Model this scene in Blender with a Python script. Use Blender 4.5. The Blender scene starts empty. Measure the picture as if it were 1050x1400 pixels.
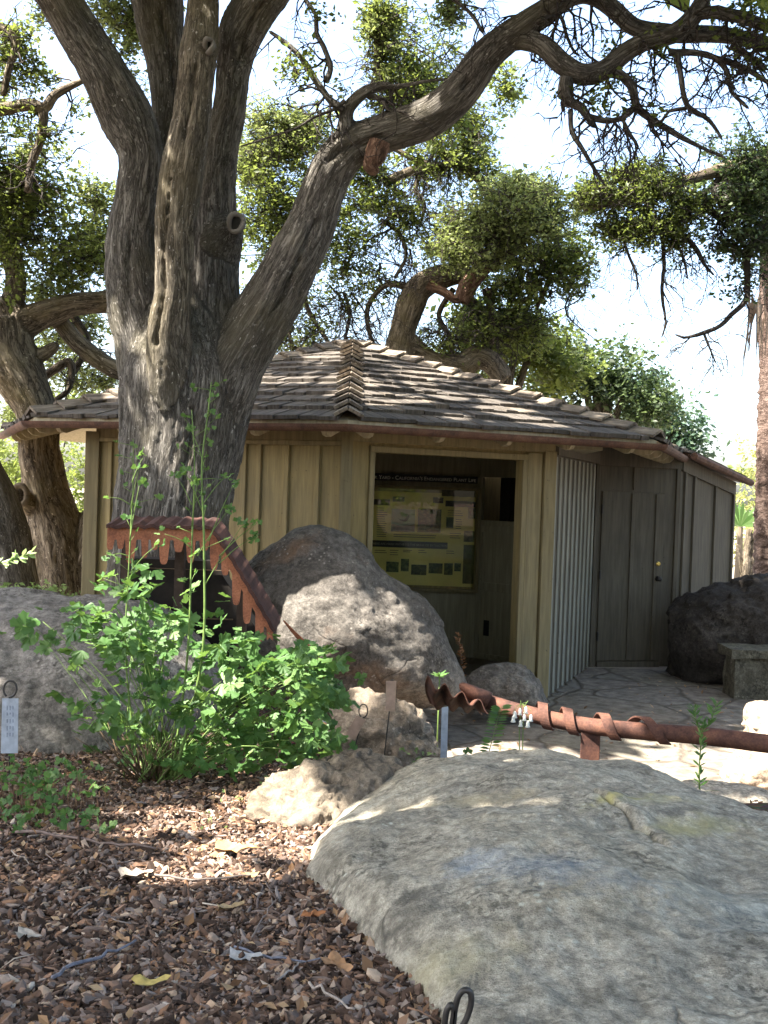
import bpy, bmesh, math, random
import numpy as np
from mathutils import Matrix, Vector

random.seed(7)
RNG = np.random.default_rng(7)
scene = bpy.context.scene
COL = scene.collection

# ------------------------------------------------------------------ camera
EYE = 1.887
CAM = np.array([0.0, 0.0, EYE])
Mr = (Matrix.Rotation(math.radians(90 - 1.02), 3, 'X') @ Matrix.Rotation(math.radians(2.0), 3, 'Z'))
MN = np.array(Mr)
cam_d = bpy.data.cameras.new('camera')
cam_o = bpy.data.objects.new('camera', cam_d)
COL.objects.link(cam_o)
cam_o.location = CAM
cam_o.rotation_euler = Mr.to_euler()
cam_d.sensor_fit = 'VERTICAL'
cam_d.sensor_height = 36
cam_d.sensor_width = 27
cam_d.lens = 36
cam_d.clip_start = 0.05
cam_d.clip_end = 1500
scene.camera = cam_o


def ray(px, py):
    d = MN @ np.array([(px - 525) / 1400.0, -(py - 700) / 1400.0, -1.0])
    return d / d[1]


def W(px, py, Y):
    """world point at depth Y seen at photo pixel (px, py)"""
    return CAM + ray(px, py) * Y


# sun: high, from the left
SUN = np.array([-0.50, -0.25, 0.83]); SUN /= np.linalg.norm(SUN)

# ------------------------------------------------------------------ noise
_perm = np.random.default_rng(3).permutation(256)
_perm = np.concatenate([_perm, _perm, _perm])
_grad = np.random.default_rng(4).normal(size=(256, 3))
_grad /= np.linalg.norm(_grad, axis=1)[:, None]


def pn(P):
    P = np.asarray(P, dtype=np.float64)
    I = np.floor(P).astype(np.int64)
    f = P - I
    u = f * f * f * (f * (f * 6 - 15) + 10)
    I &= 255
    res = np.zeros(len(P))
    for dx in (0, 1):
        wx = u[:, 0] if dx else 1 - u[:, 0]
        for dy in (0, 1):
            wy = u[:, 1] if dy else 1 - u[:, 1]
            for dz in (0, 1):
                wz = u[:, 2] if dz else 1 - u[:, 2]
                h = _perm[_perm[_perm[(I[:, 0] + dx) & 255] + ((I[:, 1] + dy) & 255)] + ((I[:, 2] + dz) & 255)]
                g = _grad[h]
                res += wx * wy * wz * (g[:, 0] * (f[:, 0] - dx) + g[:, 1] * (f[:, 1] - dy) + g[:, 2] * (f[:, 2] - dz))
    return res * 1.6


def fbm(P, octv=4, gain=0.5):
    P = np.asarray(P, dtype=np.float64)
    a, s, r = 1.0, 1.0, np.zeros(len(P))
    for i in range(octv):
        r += a * pn(P * s + i * 17.3)
        a *= gain
        s *= 2.03
    return r


def sstep(a, b, x):
    t = np.clip((x - a) / (b - a), 0, 1)
    return t * t * (3 - 2 * t)


# ------------------------------------------------------------------ objects
def tag(o, label=None, cat=None, group=None, kind=None):
    if label: o['label'] = label
    if cat: o['category'] = cat
    if group: o['group'] = group
    if kind: o['kind'] = kind
    return o


def empty(name, loc, label, cat, group=None):
    o = bpy.data.objects.new(name, None)
    COL.objects.link(o)
    o.location = tuple(loc)
    o.empty_display_size = 0.1
    return tag(o, label, cat, group)


def link(name, me, mat, parent=None):
    o = bpy.data.objects.new(name, me)
    COL.objects.link(o)
    if mat is not None:
        for m in (mat if isinstance(mat, (list, tuple)) else [mat]):
            me.materials.append(m)
    if parent is not None:
        o.parent = parent
        inv = Matrix.Translation(parent_world(parent)).inverted()
        o.matrix_parent_inverse = inv
    return o


def parent_world(p):
    v = Vector(p.location)
    q = p.parent
    if q is not None:
        # parts keep their geometry in world coordinates, only the Empty is offset
        return Vector((0, 0, 0)) if False else v + (Vector(q.location) - parent_world(q))
    return v


def mesh_np(name, V, quads=None, tris=None, smooth=False, attrs=None, matidx=None):
    me = bpy.data.meshes.new(name)
    V = np.ascontiguousarray(V, dtype=np.float32)
    me.vertices.add(len(V))
    me.vertices.foreach_set('co', V.ravel())
    nq = 0 if quads is None else len(quads)
    nt = 0 if tris is None else len(tris)
    loops, starts, tot = [], [], []
    if nq:
        loops.append(np.asarray(quads, dtype=np.int32).ravel())
        starts.append(np.arange(nq) * 4); tot.append(np.full(nq, 4))
    if nt:
        loops.append(np.asarray(tris, dtype=np.int32).ravel())
        starts.append(nq * 4 + np.arange(nt) * 3); tot.append(np.full(nt, 3))
    L = np.concatenate(loops).astype(np.int32)
    S = np.concatenate(starts).astype(np.int32)
    me.loops.add(len(L))
    me.loops.foreach_set('vertex_index', L)
    me.polygons.add(len(S))
    me.polygons.foreach_set('loop_start', S)
    try:
        me.polygons.foreach_set('loop_total', np.concatenate(tot).astype(np.int32))
    except Exception:
        pass
    me.polygons.foreach_set('use_smooth', np.full(len(S), bool(smooth)))
    if attrs:
        for k, a in attrs.items():
            a = np.asarray(a, dtype=np.float32)
            if a.ndim == 1:
                at = me.attributes.new(k, 'FLOAT', 'POINT'); at.data.foreach_set('value', a)
            else:
                at = me.attributes.new(k, 'FLOAT_VECTOR', 'POINT'); at.data.foreach_set('vector', a.ravel())
    me.update(calc_edges=True)
    me.validate()
    return me


class MB:
    """collects simple solids into one mesh"""
    def __init__(self):
        self.v, self.f, self.a = [], [], []
        self.n = 0

    def add(self, V, F, var=None):
        V = [tuple(map(float, p)) for p in V]
        self.v += V
        self.f += [tuple(i + self.n for i in q) for q in F]
        if var is None: var = random.random()
        self.a += ([var] * len(V) if np.isscalar(var) else list(var))
        self.n += len(V)

    def hexa(self, P, var=None):
        self.add(P, [(3, 2, 1, 0), (4, 5, 6, 7), (0, 1, 5, 4), (1, 2, 6, 5), (2, 3, 7, 6), (3, 0, 4, 7)], var)

    def box(self, o, ax, ay, az, var=None):
        """box from a corner o and three edge vectors"""
        o, ax, ay, az = (np.array(q, dtype=float) for q in (o, ax, ay, az))
        self.hexa([o, o + ax, o + ax + ay, o + ay, o + az, o + ax + az, o + ax + ay + az, o + ay + az], var)

    def tube(self, pts, rad, seg=6, cap=True, var=None, wob=0.0):
        pts = np.asarray(pts, dtype=float)
        n = len(pts)
        rad = np.broadcast_to(np.asarray(rad, dtype=float), (n,))
        fr = frames(pts)
        V = []
        for i in range(n):
            for k in range(seg):
                a = 2 * math.pi * k / seg
                r = rad[i] * (1 + wob * (random.random() - .5))
                V.append(pts[i] + fr[i][0] * math.cos(a) * r + fr[i][1] * math.sin(a) * r)
        F = []
        for i in range(n - 1):
            for k in range(seg):
                k2 = (k + 1) % seg
                F.append((i * seg + k, i * seg + k2, (i + 1) * seg + k2, (i + 1) * seg + k))
        if cap:
            F.append(tuple(range(seg))[::-1])
            F.append(tuple((n - 1) * seg + k for k in range(seg)))
        self.add(V, F, var)

    def mesh(self, name, smooth=False):
        me = bpy.data.meshes.new(name)
        me.from_pydata(self.v, [], self.f)
        at = me.attributes.new('var', 'FLOAT', 'POINT')
        at.data.foreach_set('value', np.array(self.a, dtype=np.float32))
        if smooth:
            me.polygons.foreach_set('use_smooth', np.full(len(me.polygons), True))
        me.update()
        return me

    def build(self, name, mat, parent=None, smooth=False, bevel=0.0, recalc=False):
        me = self.mesh(name, smooth)
        if bevel or recalc:
            bm = bmesh.new(); bm.from_mesh(me)
            if bevel:
                bmesh.ops.bevel(bm, geom=bm.edges[:], offset=bevel, segments=1, affect='EDGES', clamp_overlap=True)
            bmesh.ops.recalc_face_normals(bm, faces=bm.faces[:])
            bm.to_mesh(me); bm.free()
        return link(name, me, mat, parent)


def frames(pts):
    n = len(pts)
    T = np.gradient(pts, axis=0)
    T /= (np.linalg.norm(T, axis=1)[:, None] + 1e-9)
    ref = np.array([1.0, 0, 0]) if abs(T[0][0]) < .8 else np.array([0, 1.0, 0])
    a = ref - T[0] * ref.dot(T[0]); a /= np.linalg.norm(a)
    out = []
    for i in range(n):
        a = a - T[i] * a.dot(T[i])
        a /= (np.linalg.norm(a) + 1e-9)
        out.append((a.copy(), np.cross(T[i], a)))
    return out


def spline(P, step=None, n=None):
    """Catmull-Rom through rows of P (any number of columns); step on the first three"""
    P = np.asarray(P, dtype=float)
    if len(P) < 2: return P
    Q = np.vstack([2 * P[0] - P[1], P, 2 * P[-1] - P[-2]])
    out = []
    for i in range(len(P) - 1):
        p0, p1, p2, p3 = Q[i:i + 4]
        L = np.linalg.norm(p2[:3] - p1[:3])
        m = n if n else max(1, int(round(L / step)))
        for t in np.arange(m) / m:
            out.append(.5 * ((2 * p1) + (-p0 + p2) * t + (2 * p0 - 5 * p1 + 4 * p2 - p3) * t * t + (-p0 + 3 * p1 - 3 * p2 + p3) * t ** 3))
    out.append(P[-1])
    return np.array(out)


# ------------------------------------------------------------------ materials
class NT:
    def __init__(self, name):
        self.m = bpy.data.materials.new(name)
        self.m.use_nodes = True
        self.t = self.m.node_tree
        self.t.nodes.clear()
        self.out = self.t.nodes.new('ShaderNodeOutputMaterial')
        self.tc = None

    def n(self, typ, props=None, **ins):
        nd = self.t.nodes.new('ShaderNode' + typ)
        if props:
            for k, v in props.items(): setattr(nd, k, v)
        for k, v in ins.items():
            key = int(k[1:]) if k[0] == '_' and k[1:].isdigit() else k.replace('_', ' ')
            s = nd.inputs[key]
            if isinstance(v, bpy.types.NodeSocket): self.t.links.new(v, s)
            elif isinstance(v, (tuple, list)) and s.type == 'RGBA' and len(v) == 3: s.default_value = (*v, 1)
            else: s.default_value = v
        return nd

    def obj(self, scale=(1, 1, 1), loc=(0, 0, 0), rot=(0, 0, 0)):
        if self.tc is None: self.tc = self.n('TexCoord')
        return self.n('Mapping', Vector=self.tc.outputs['Object'], Scale=scale, Location=loc, Rotation=rot).outputs[0]

    def attr(self, name, out='Fac'):
        return self.n('Attribute', {'attribute_name': name}).outputs[out]

    def scl(self, vec, scale):
        return self.n('Mapping', Vector=vec, Scale=scale).outputs[0]

    def noise(self, vec, scale, detail=4, rough=.55, dist=0.0):
        return self.n('TexNoise', Vector=vec, Scale=scale, Detail=detail, Roughness=rough, Distortion=dist).outputs['Fac']

    def vor(self, vec, scale, feature='F1', out='Distance', rnd=1.0):
        return self.n('TexVoronoi', {'feature': feature}, Vector=vec, Scale=scale, Randomness=rnd).outputs[out]

    def ramp(self, fac, stops, interp='LINEAR'):
        nd = self.n('ValToRGB', Fac=fac)
        cr = nd.color_ramp
        cr.interpolation = interp
        while len(cr.elements) < len(stops): cr.elements.new(.5)
        for e, (p, c) in zip(cr.elements, stops):
            e.position = p
            e.color = (*c, 1) if isinstance(c, (tuple, list)) else (c, c, c, 1)
        return nd.outputs['Color']

    def mix(self, fac, a, b, mode='MIX'):
        nd = self.n('Mix', {'data_type': 'RGBA', 'blend_type': mode})
        for s, v in ((nd.inputs[0], fac), (nd.inputs[6], a), (nd.inputs[7], b)):
            if isinstance(v, bpy.types.NodeSocket): self.t.links.new(v, s)
            elif isinstance(v, (tuple, list)): s.default_value = (*v, 1) if len(v) == 3 else v
            else: s.default_value = v
        return nd.outputs[2]

    def math(self, op, a, b=0.0, c=None, clamp=False):
        nd = self.n('Math', {'operation': op, 'use_clamp': clamp}, _0=a, _1=b)
        if c is not None: nd.inputs[2].default_value = c
        return nd.outputs[0]

    def bump(self, h, strength=.5, dist=.02, normal=None):
        nd = self.n('Bump', Height=h, Strength=strength, Distance=dist)
        if normal is not None: self.t.links.new(normal, nd.inputs['Normal'])
        return nd.outputs[0]

    def bsdf(self, color, rough=.8, normal=None, metal=0.0, spec=.3, **kw):
        nd = self.n('BsdfPrincipled', Base_Color=color, Roughness=rough, Metallic=metal, **kw)
        nd.inputs['Specular IOR Level'].default_value = spec
        if normal is not None: self.t.links.new(normal, nd.inputs['Normal'])
        return nd.outputs[0]

    def done(self, sh):
        self.t.links.new(sh, self.out.inputs['Surface'])
        return self.m


def mat_plain(name, col, rough=.7, metal=0.0, spec=.3, var=.25, scale=30):
    t = NT(name)
    o = t.obj()
    n1 = t.noise(o, scale, 5)
    lo = tuple(c * (1 - var) for c in col); hi = tuple(min(1, c * (1 + var)) for c in col)
    c = t.ramp(n1, [(.3, lo), (.7, hi)])
    return t.done(t.bsdf(c, rough, t.bump(n1, .15, .004), metal, spec))


def mat_bark(name, dark, mid, light, moss=None, use_attr=True, lat=34.0, lon=4.5, dist=.016):
    t = NT(name)
    if use_attr:
        v = t.attr('bark', 'Vector')
    else:
        v = t.obj()
    n1 = t.noise(t.scl(v, (lat * .55, lat * .55, lon * .55)), 1.0, 6, .62, .8)
    r1 = t.math('ABSOLUTE', t.math('SUBTRACT', n1, .5))
    crack = t.ramp(r1, [(.0, 0.0), (.045, .75), (.14, 1.0)])
    n2 = t.noise(t.scl(v, (lat * 1.7, lat * 1.7, lon * 1.1)), 1.0, 5, .65, .5)
    r2 = t.math('ABSOLUTE', t.math('SUBTRACT', n2, .5))
    crack2 = t.ramp(r2, [(.0, .25), (.06, 1.0)])
    fine = t.noise(t.scl(v, (lat * 4, lat * 4, lon * 9)), 1.0, 5, .7)
    cc = t.math('MULTIPLY', crack, crack2)
    h = t.math('ADD', t.math('MULTIPLY', cc, .62), t.math('MULTIPLY', fine, .5))
    big = t.noise(v, 2.5, 4)
    c = t.ramp(h, [(.2, dark), (.52, mid), (1.0, light)])
    c = t.mix(t.ramp(big, [(.38, 0.0), (.68, .55)]), c, t.mix(1.0, c, (.62, .58, .52), 'MULTIPLY'))
    if moss:
        mk = t.noise(v, 1.7, 5)
        c = t.mix(t.ramp(mk, [(.5, 0.0), (.68, .6)]), c, moss)
        c = t.mix(t.math('MULTIPLY', t.attr('mossy'), .6), c, t.mix(1.0, c, (1.12, 1.0, .76), 'MULTIPLY'))
    # pale lichen flecks
    fl = t.noise(t.scl(v, (1, 1, .6)), 46, 3, .6)
    fl2 = t.noise(v, 6, 3)
    k = t.math('MULTIPLY', t.ramp(fl, [(.62, 0.0), (.70, 1.0)]), t.ramp(fl2, [(.42, 0.0), (.6, .8)]))
    c = t.mix(k, c, tuple(min(1, q * 2.0 + .05) for q in light))
    nb = t.bump(h, .9, dist)
    return t.done(t.bsdf(c, .9, nb, 0, .2))


def mat_leaf(name, dark, mid, light, trans=(.25, .35, .05), tf=.38, rough=.5):
    t = NT(name)
    var = t.attr('var')
    c = t.ramp(var, [(.0, dark), (.5, mid), (.93, light), (1.0, tuple(q for q in light))])
    tr = t.mix(.55, c, trans)
    p = t.bsdf(c, rough, None, 0, .35)
    tl = t.n('BsdfTranslucent', Color=tr).outputs[0]
    mx = t.n('MixShader', Fac=tf)
    t.t.links.new(p, mx.inputs[1]); t.t.links.new(tl, mx.inputs[2])
    return t.done(mx.outputs[0])


def mat_rock(name, a, b, c3, seed=0.0, stain=None, moss=None, blue=None, bump=.6, bscale=1.0, stain_amt=.65):
    t = NT(name)
    o = t.obj(loc=(seed, seed * .7, seed * 1.3))
    n1 = t.noise(o, 2.2 * bscale, 7, .62, .3)
    n2 = t.noise(o, 12 * bscale, 6, .65)
    n3 = t.noise(o, 70 * bscale, 4, .7)
    c = t.ramp(n1, [(.28, a), (.5, b), (.74, c3)])
    c = t.mix(t.ramp(n2, [(.35, .65), (.6, 0.0)]), c, tuple(q * .55 for q in a))
    c = t.mix(.55, c, t.ramp(n3, [(.25, .25), (.75, .85)]), 'OVERLAY')
    if stain:
        ns = t.noise(t.obj(loc=(seed + 4, 2, 1)), 1.6 * bscale, 6, .6)
        c = t.mix(t.ramp(ns, [(.52, 0.0), (.68, stain_amt)]), c, stain)
    n4 = t.noise(o, 230, 3, .7)
    n5 = t.noise(o, 24 * bscale, 9, .78)
    c = t.mix(.5, c, t.ramp(n5, [(.3, .12), (.5, .5), (.7, .88)]), 'OVERLAY')
    c = t.mix(.4, c, t.ramp(n4, [(.3, .2), (.7, .85)]), 'OVERLAY')
    wv = t.mix(.12, o, t.n('TexNoise', Vector=o, Scale=3.0, Detail=4.0).outputs['Color'], 'LINEAR_LIGHT')
    ce = t.vor(wv, 1.7 * bscale, 'DISTANCE_TO_EDGE')
    cm = t.noise(t.obj(loc=(seed + 21, 1, 6)), 1.9 * bscale, 3)
    ck = t.math('MULTIPLY', t.ramp(ce, [(.0, 1.0), (.016, 0.0)]), t.ramp(cm, [(.56, 0.0), (.64, .8)]))
    c = t.mix(t.math('MULTIPLY', ck, .8), c, tuple(q * .25 for q in a))
    # pale lichen spots and dark spots
    lv = t.n('TexVoronoi', Vector=o, Scale=26.0 * bscale, Randomness=1.0).outputs['Distance']
    l2 = t.noise(o, 4 * bscale, 4)
    k = t.math('MULTIPLY', t.ramp(t.math('ADD', lv, t.math('MULTIPLY', n3, .3)), [(.28, 1.0), (.42, 0.0)]), t.ramp(l2, [(.5, 0.0), (.62, .7)]))
    c = t.mix(k, c, tuple(min(.6, q * 1.35 + .02) for q in c3))
    dv = t.noise(t.obj(loc=(seed + 9, 5, 3)), 38 * bscale, 4, .65)
    d2 = t.noise(t.obj(loc=(seed + 2, 8, 3)), 3.2 * bscale, 5, .6)
    k = t.math('MULTIPLY', t.ramp(dv, [(.5, 0.0), (.6, .8)]), t.ramp(d2, [(.48, 0.0), (.62, 1.0)]))
    c = t.mix(k, c, tuple(q * .35 for q in a))
    if moss: c = moss(t, c)
    if blue: c = blue(t, c)
    h = t.math('ADD', t.math('MULTIPLY', n1, 1.0), t.math('ADD', t.math('MULTIPLY', n2, .5), t.math('MULTIPLY', n3, .16)))
    pits = t.vor(o, 55 * bscale)
    h = t.math('ADD', h, t.math('MULTIPLY', t.ramp(pits, [(.0, 0.0), (.25, 1.0)]), .05))
    h = t.math('SUBTRACT', t.math('ADD', h, t.math('ADD', t.math('MULTIPLY', n4, .06), t.math('MULTIPLY', n5, .35))), t.math('MULTIPLY', ck, .35))
    return t.done(t.bsdf(c, .9, t.bump(h, bump, .035), 0, .2))


def mat_paint(name, col, dirt=(.16, .14, .10), grain=1.0):
    t = NT(name)
    o = t.obj(scale=(14, 14, 1.1))
    g = t.noise(o, 2.2, 6, .6)
    big = t.noise(t.obj(), 1.3, 5, .6)
    fine = t.noise(t.obj(scale=(60, 60, 3)), 1.5, 3)
    c = t.ramp(g, [(.3, tuple(q * .66 for q in col)), (.7, tuple(q * 1.14 for q in col))])
    c = t.mix(t.ramp(big, [(.48, 0.0), (.8, .5)]), c, dirt)
    sp = t.noise(t.obj(), 34, 2, .5)
    c = t.mix(t.ramp(sp, [(.72, 0.0), (.76, .6)]), c, tuple(q * .3 for q in dirt))
    h = t.math('ADD', g, t.math('MULTIPLY', fine, .6))
    return t.done(t.bsdf(c, .75, t.bump(h, .25 * grain, .006), 0, .25))


def mat_rust(name, a=(.20, .075, .04), b=(.33, .13, .065), d=(.06, .03, .025)):
    t = NT(name)
    o = t.obj()
    n1 = t.noise(o, 9, 6, .65); n2 = t.noise(o, 90, 4, .7)
    c = t.ramp(n1, [(.3, d), (.48, a), (.72, b)])
    c = t.mix(.5, c, t.ramp(n2, [(.3, .2), (.7, .8)]), 'OVERLAY')
    return t.done(t.bsdf(c, .8, t.bump(t.math('ADD', n1, t.math('MULTIPLY', n2, .4)), .35, .006), .15, .3))


def mat_var(name, stops, rough=.85, bumpscale=60, bumpd=.004, mixn=.35):
    """colour picked per piece by the mesh attribute 'var'"""
    t = NT(name)
    c = t.ramp(t.attr('var'), stops)
    o = t.obj()
    n1 = t.noise(o, bumpscale, 5, .65)
    c = t.mix(mixn, c, t.ramp(n1, [(.25, .15), (.75, .85)]), 'OVERLAY')
    return t.done(t.bsdf(c, rough, t.bump(n1, .5, bumpd), 0, .25))


def mat_shake(name):
    t = NT(name)
    v = t.attr('var')
    c = t.ramp(v, [(0, (.065, .057, .05)), (.35, (.12, .104, .09)), (.65, (.16, .14, .12)), (.8, (.25, .205, .16)), (1, (.34, .285, .22))])
    g = t.noise(t.attr('bark', 'Vector'), 1.0, 6, .65)
    c = t.mix(t.ramp(g, [(.35, .75), (.6, 0.0)]), c, (.035, .028, .024))
    big = t.noise(t.obj(), 4, 5)
    c = t.mix(t.ramp(big, [(.5, 0.0), (.7, .5)]), c, (.07, .06, .045))
    return t.done(t.bsdf(c, .9, t.bump(g, .8, .012), 0, .2))


M = {}
M['bark'] = mat_bark('oak_bark', (.035, .032, .028), (.135, .123, .108), (.30, .28, .25), moss=(.13, .115, .075))
M['bark_stem'] = mat_bark('brown_stem_bark', (.035, .028, .02), (.16, .13, .09), (.30, .255, .19), moss=(.165, .13, .065), lat=40.0, lon=4.0)
M['bark_far'] = mat_bark('far_oak_bark', (.025, .02, .016), (.16, .13, .095), (.32, .27, .20), moss=(.17, .135, .06), lat=14, lon=2.6)
M['bark_warm'] = mat_bark('reddish_bark', (.05, .03, .02), (.17, .10, .07), (.30, .20, .14), lat=9, lon=1.6)
M['twig'] = mat_plain('twig_bark', (.045, .037, .032), .9, var=.4, scale=20)
M['palm_bark'] = mat_bark('palm_bark', (.045, .03, .025), (.125, .085, .07), (.22, .165, .14), lat=6.0, lon=14.0)
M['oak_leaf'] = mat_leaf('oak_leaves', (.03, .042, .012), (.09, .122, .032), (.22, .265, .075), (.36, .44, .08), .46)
M['oak_leaf_sun_tint'] = mat_leaf('sun_tinted_oak_leaves', (.05, .07, .02), (.14, .18, .055), (.29, .335, .13), (.38, .44, .12), .45)  # paler copy of the oak leaves: sunlight put into the leaf colour
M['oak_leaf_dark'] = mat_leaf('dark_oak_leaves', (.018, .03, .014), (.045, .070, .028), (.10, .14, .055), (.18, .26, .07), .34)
M['oak_leaf_teal'] = mat_leaf('bluish_leaves', (.018, .036, .025), (.04, .08, .05), (.09, .15, .08), (.15, .26, .10), .3)
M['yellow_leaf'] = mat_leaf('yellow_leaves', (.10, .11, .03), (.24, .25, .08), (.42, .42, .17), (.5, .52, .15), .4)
M['herb'] = mat_leaf('herb_leaves', (.035, .085, .022), (.075, .165, .042), (.16, .26, .09), (.25, .40, .07), .36, .5)
M['herb_pale'] = mat_leaf('pale_herb_leaves', (.10, .16, .05), (.2, .3, .1), (.35, .46, .2), (.34, .46, .14), .35, .45)
M['stem'] = mat_plain('green_stem', (.13, .20, .05), .6, var=.3, scale=25)
M['dry_stem'] = mat_plain('dry_stems', (.09, .06, .035), .85, var=.5, scale=25)
M['stem_red'] = mat_plain('reddish_stem', (.20, .12, .07), .7, var=.4, scale=25)
M['wall'] = mat_paint('tan_painted_boards', (.31, .235, .105))
M['trim'] = mat_paint('tan_painted_trim', (.25, .20, .105))
M['room'] = mat_paint('room_paint', (.34, .30, .20), (.22, .19, .13))
M['wall_grey'] = mat_paint('grey_painted_boards', (.115, .098, .072), (.06, .05, .04))
M['soffit'] = mat_paint('cream_rafter_paint', (.50, .43, .29))
M['corr'] = mat_paint('pale_lit_edge_slats', (.28, .27, .22), (.12, .12, .095))  # slats paler than their wall: lit edges put into the colour
M['shake'] = mat_shake('weathered_shakes')
M['gutter'] = mat_rust('brown_gutter', (.12, .062, .042), (.18, .10, .065), (.06, .035, .028))
M['rust'] = mat_rust('rusty_steel', (.10, .046, .033), (.19, .085, .052), (.04, .022, .019))
M['rust_dark'] = mat_rust('dark_rusty_sheet', (.06, .028, .022), (.10, .045, .033), (.03, .016, .014))
M['rust_orange'] = mat_rust('orange_rust_steel', (.30, .115, .06), (.40, .17, .09), (.17, .065, .037))
M['dark'] = mat_plain('inner_shade', (.02, .018, .015), .9)  # near-black standing for the shade inside the niche and knot holes
M['black'] = mat_plain('black_sign', (.012, .012, .012), .6, var=.1)
M['white_ink'] = mat_plain('pale_lettering', (.85, .83, .76), .7, var=.05)
M['ink'] = mat_plain('grey_print', (.10, .09, .05), .8, var=.2)
M['metal_dark'] = mat_plain('dark_wire', (.05, .045, .042), .5, .6, .5, .3)
M['brass'] = mat_plain('brass', (.75, .55, .16), .3, 1.0, .5, .1)
M['zinc'] = mat_plain('zinc_tag', (.36, .40, .47), .5, .35, .5, .2)
M['tag_wood'] = mat_plain('pinkish_tag', (.42, .29, .22), .7, .1, .3, .2)
M['soil'] = None


def moss_strip(t, c):
    return c


def big_rock_blue(t, c):
    """yellow lichen patches, and bluish ones painting flare and reflection into the colour"""
    o = t.obj()
    def blob(cx, cy, rx, ry, rot, nsc, lo, hi, amt):
        m = t.n('Mapping', Vector=o, Location=(0, 0, 0))
        v = t.n('VectorMath', {'operation': 'SUBTRACT'}, _0=o, _1=(cx, cy, 0)).outputs[0]
        v = t.n('VectorRotate', {'rotation_type': 'Z_AXIS'}, Vector=v, Angle=rot).outputs[0]
        v = t.n('VectorMath', {'operation': 'MULTIPLY'}, _0=v, _1=(1 / rx, 1 / ry, 0)).outputs[0]
        d = t.n('VectorMath', {'operation': 'LENGTH'}, _0=v).outputs['Value']
        nn = t.noise(o, nsc, 6, .7)
        e = t.math('ADD', d, t.math('MULTIPLY', t.math('SUBTRACT', nn, .5), 2.4))
        return t.ramp(e, [(lo, amt), (hi, 0.0)])
    return blob


def rock_marks(t, c):
    blob = big_rock_blue(t, c)
    for px, py, rx, ry, rot, amt, col in (
            (740, 1250, .34, .15, .5, .42, (.21, .27, .34)),  # bluish marks: flare and reflected light put into the rock colour
            (640, 1225, .09, .09, .2, .45, (.36, .41, .46)),
            (1010, 1290, .25, .2, .3, .35, (.22, .29, .32)),
            (940, 1165, .26, .09, -.5, .55, (.45, .41, .2)), (850, 1132, .16, .035, -.62, .9, (.47, .41, .13)),
            (650, 1105, .30, .08, .1, .5, (.45, .37, .22)),
            (880, 1130, .30, .10, -.5, .45, (.42, .39, .22)),
            (600, 1330, .22, .12, .2, .5, (.46, .41, .25))):
        p = ground_hit(px, py, .80)
        c = t.mix(blob(p[0], p[1], rx, ry, rot, 13, .1, 1.1, amt), c, col)
    for px, py, rx, ry, rot, amt in ((570, 1240, .10, .08, .2, .8), (700, 1130, .22, .05, .1, .65), (560, 1260, .16, .1, .5, .6),
                                     (920, 1150, .16, .05, -.5, .7), (800, 1060, .25, .1, 0, .5), (960, 1240, .1, .05, -.3, .5)):
        p = ground_hit(px, py, .80)
        c = t.mix(blob(p[0], p[1], rx, ry, rot, 16, .2, .8, amt), c, (.075, .07, .06))
    return c


# ------------------------------------------------------------------ terrain
def gz(x, y):
    x = np.asarray(x, dtype=float); y = np.asarray(y, dtype=float)
    Hf = np.clip(.95 - .09 * y, .35, .86)
    w = sstep(-.9, .5, x)
    s1 = sstep(4.5, 6.1, y + .15 * np.sin(x * 2.1))
    right = Hf * (1 - s1)
    left = np.maximum(.46, Hf) * (1 - sstep(8.2, 9.4, y))
    z = (1 - w) * left + w * right
    z = z * (1 - .0 * x)
    P = np.stack([x.ravel() * 1.3, y.ravel() * 1.3, np.zeros(x.size)], 1)
    nz = fbm(P, 3).reshape(x.shape)
    return z + nz * .025 * (z > .02) + .004 * nz


def ground_hit(px, py, z=None):
    d = ray(px, py)
    if z is not None:
        return CAM + d * ((z - EYE) / d[2])
    Ys = np.linspace(1.2, 30, 3000)
    P = CAM[None] + d[None] * Ys[:, None]
    g = gz(P[:, 0], P[:, 1])
    i = np.argmax(P[:, 2] < g)
    return P[i]


def grid_mesh(name, xs, ys, zf, attrs=None):
    X, Y = np.meshgrid(xs, ys)
    Z = zf(X, Y)
    V = np.stack([X.ravel(), Y.ravel(), Z.ravel()], 1)
    nx, ny = len(xs), len(ys)
    i = np.arange(nx * ny).reshape(ny, nx)
    Q = np.stack([i[:-1, :-1].ravel(), i[:-1, 1:].ravel(), i[1:, 1:].ravel(), i[1:, :-1].ravel()], 1)
    return V, Q


def t_soil():
    t = NT('mulchy_soil')
    o = t.obj()
    n1 = t.noise(o, 1.2, 5); n2 = t.noise(o, 40, 5, .7)
    ch = t.n('TexVoronoi', Vector=o, Scale=45.0)
    soil = t.mix(.6, t.ramp(n2, [(.3, (.035, .024, .018)), (.7, (.13, .09, .065))]), ch.outputs['Color'], 'SOFT_LIGHT')
    dust = t.ramp(n2, [(.3, (.24, .20, .155)), (.7, (.36, .31, .25))])
    sep = t.n('SeparateXYZ', Vector=t.n('NewGeometry').outputs['Position'])
    k = t.n('MapRange', Value=t.math('ADD', sep.outputs[2], t.math('MULTIPLY', t.math('SUBTRACT', n1, .5), .15)), _1=.03, _2=.12).outputs[0]
    c = t.mix(k, dust, soil)
    return t.done(t.bsdf(c, .95, t.bump(t.math('ADD', n2, ch.outputs['Distance']), .7, .02), 0, .15))


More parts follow.
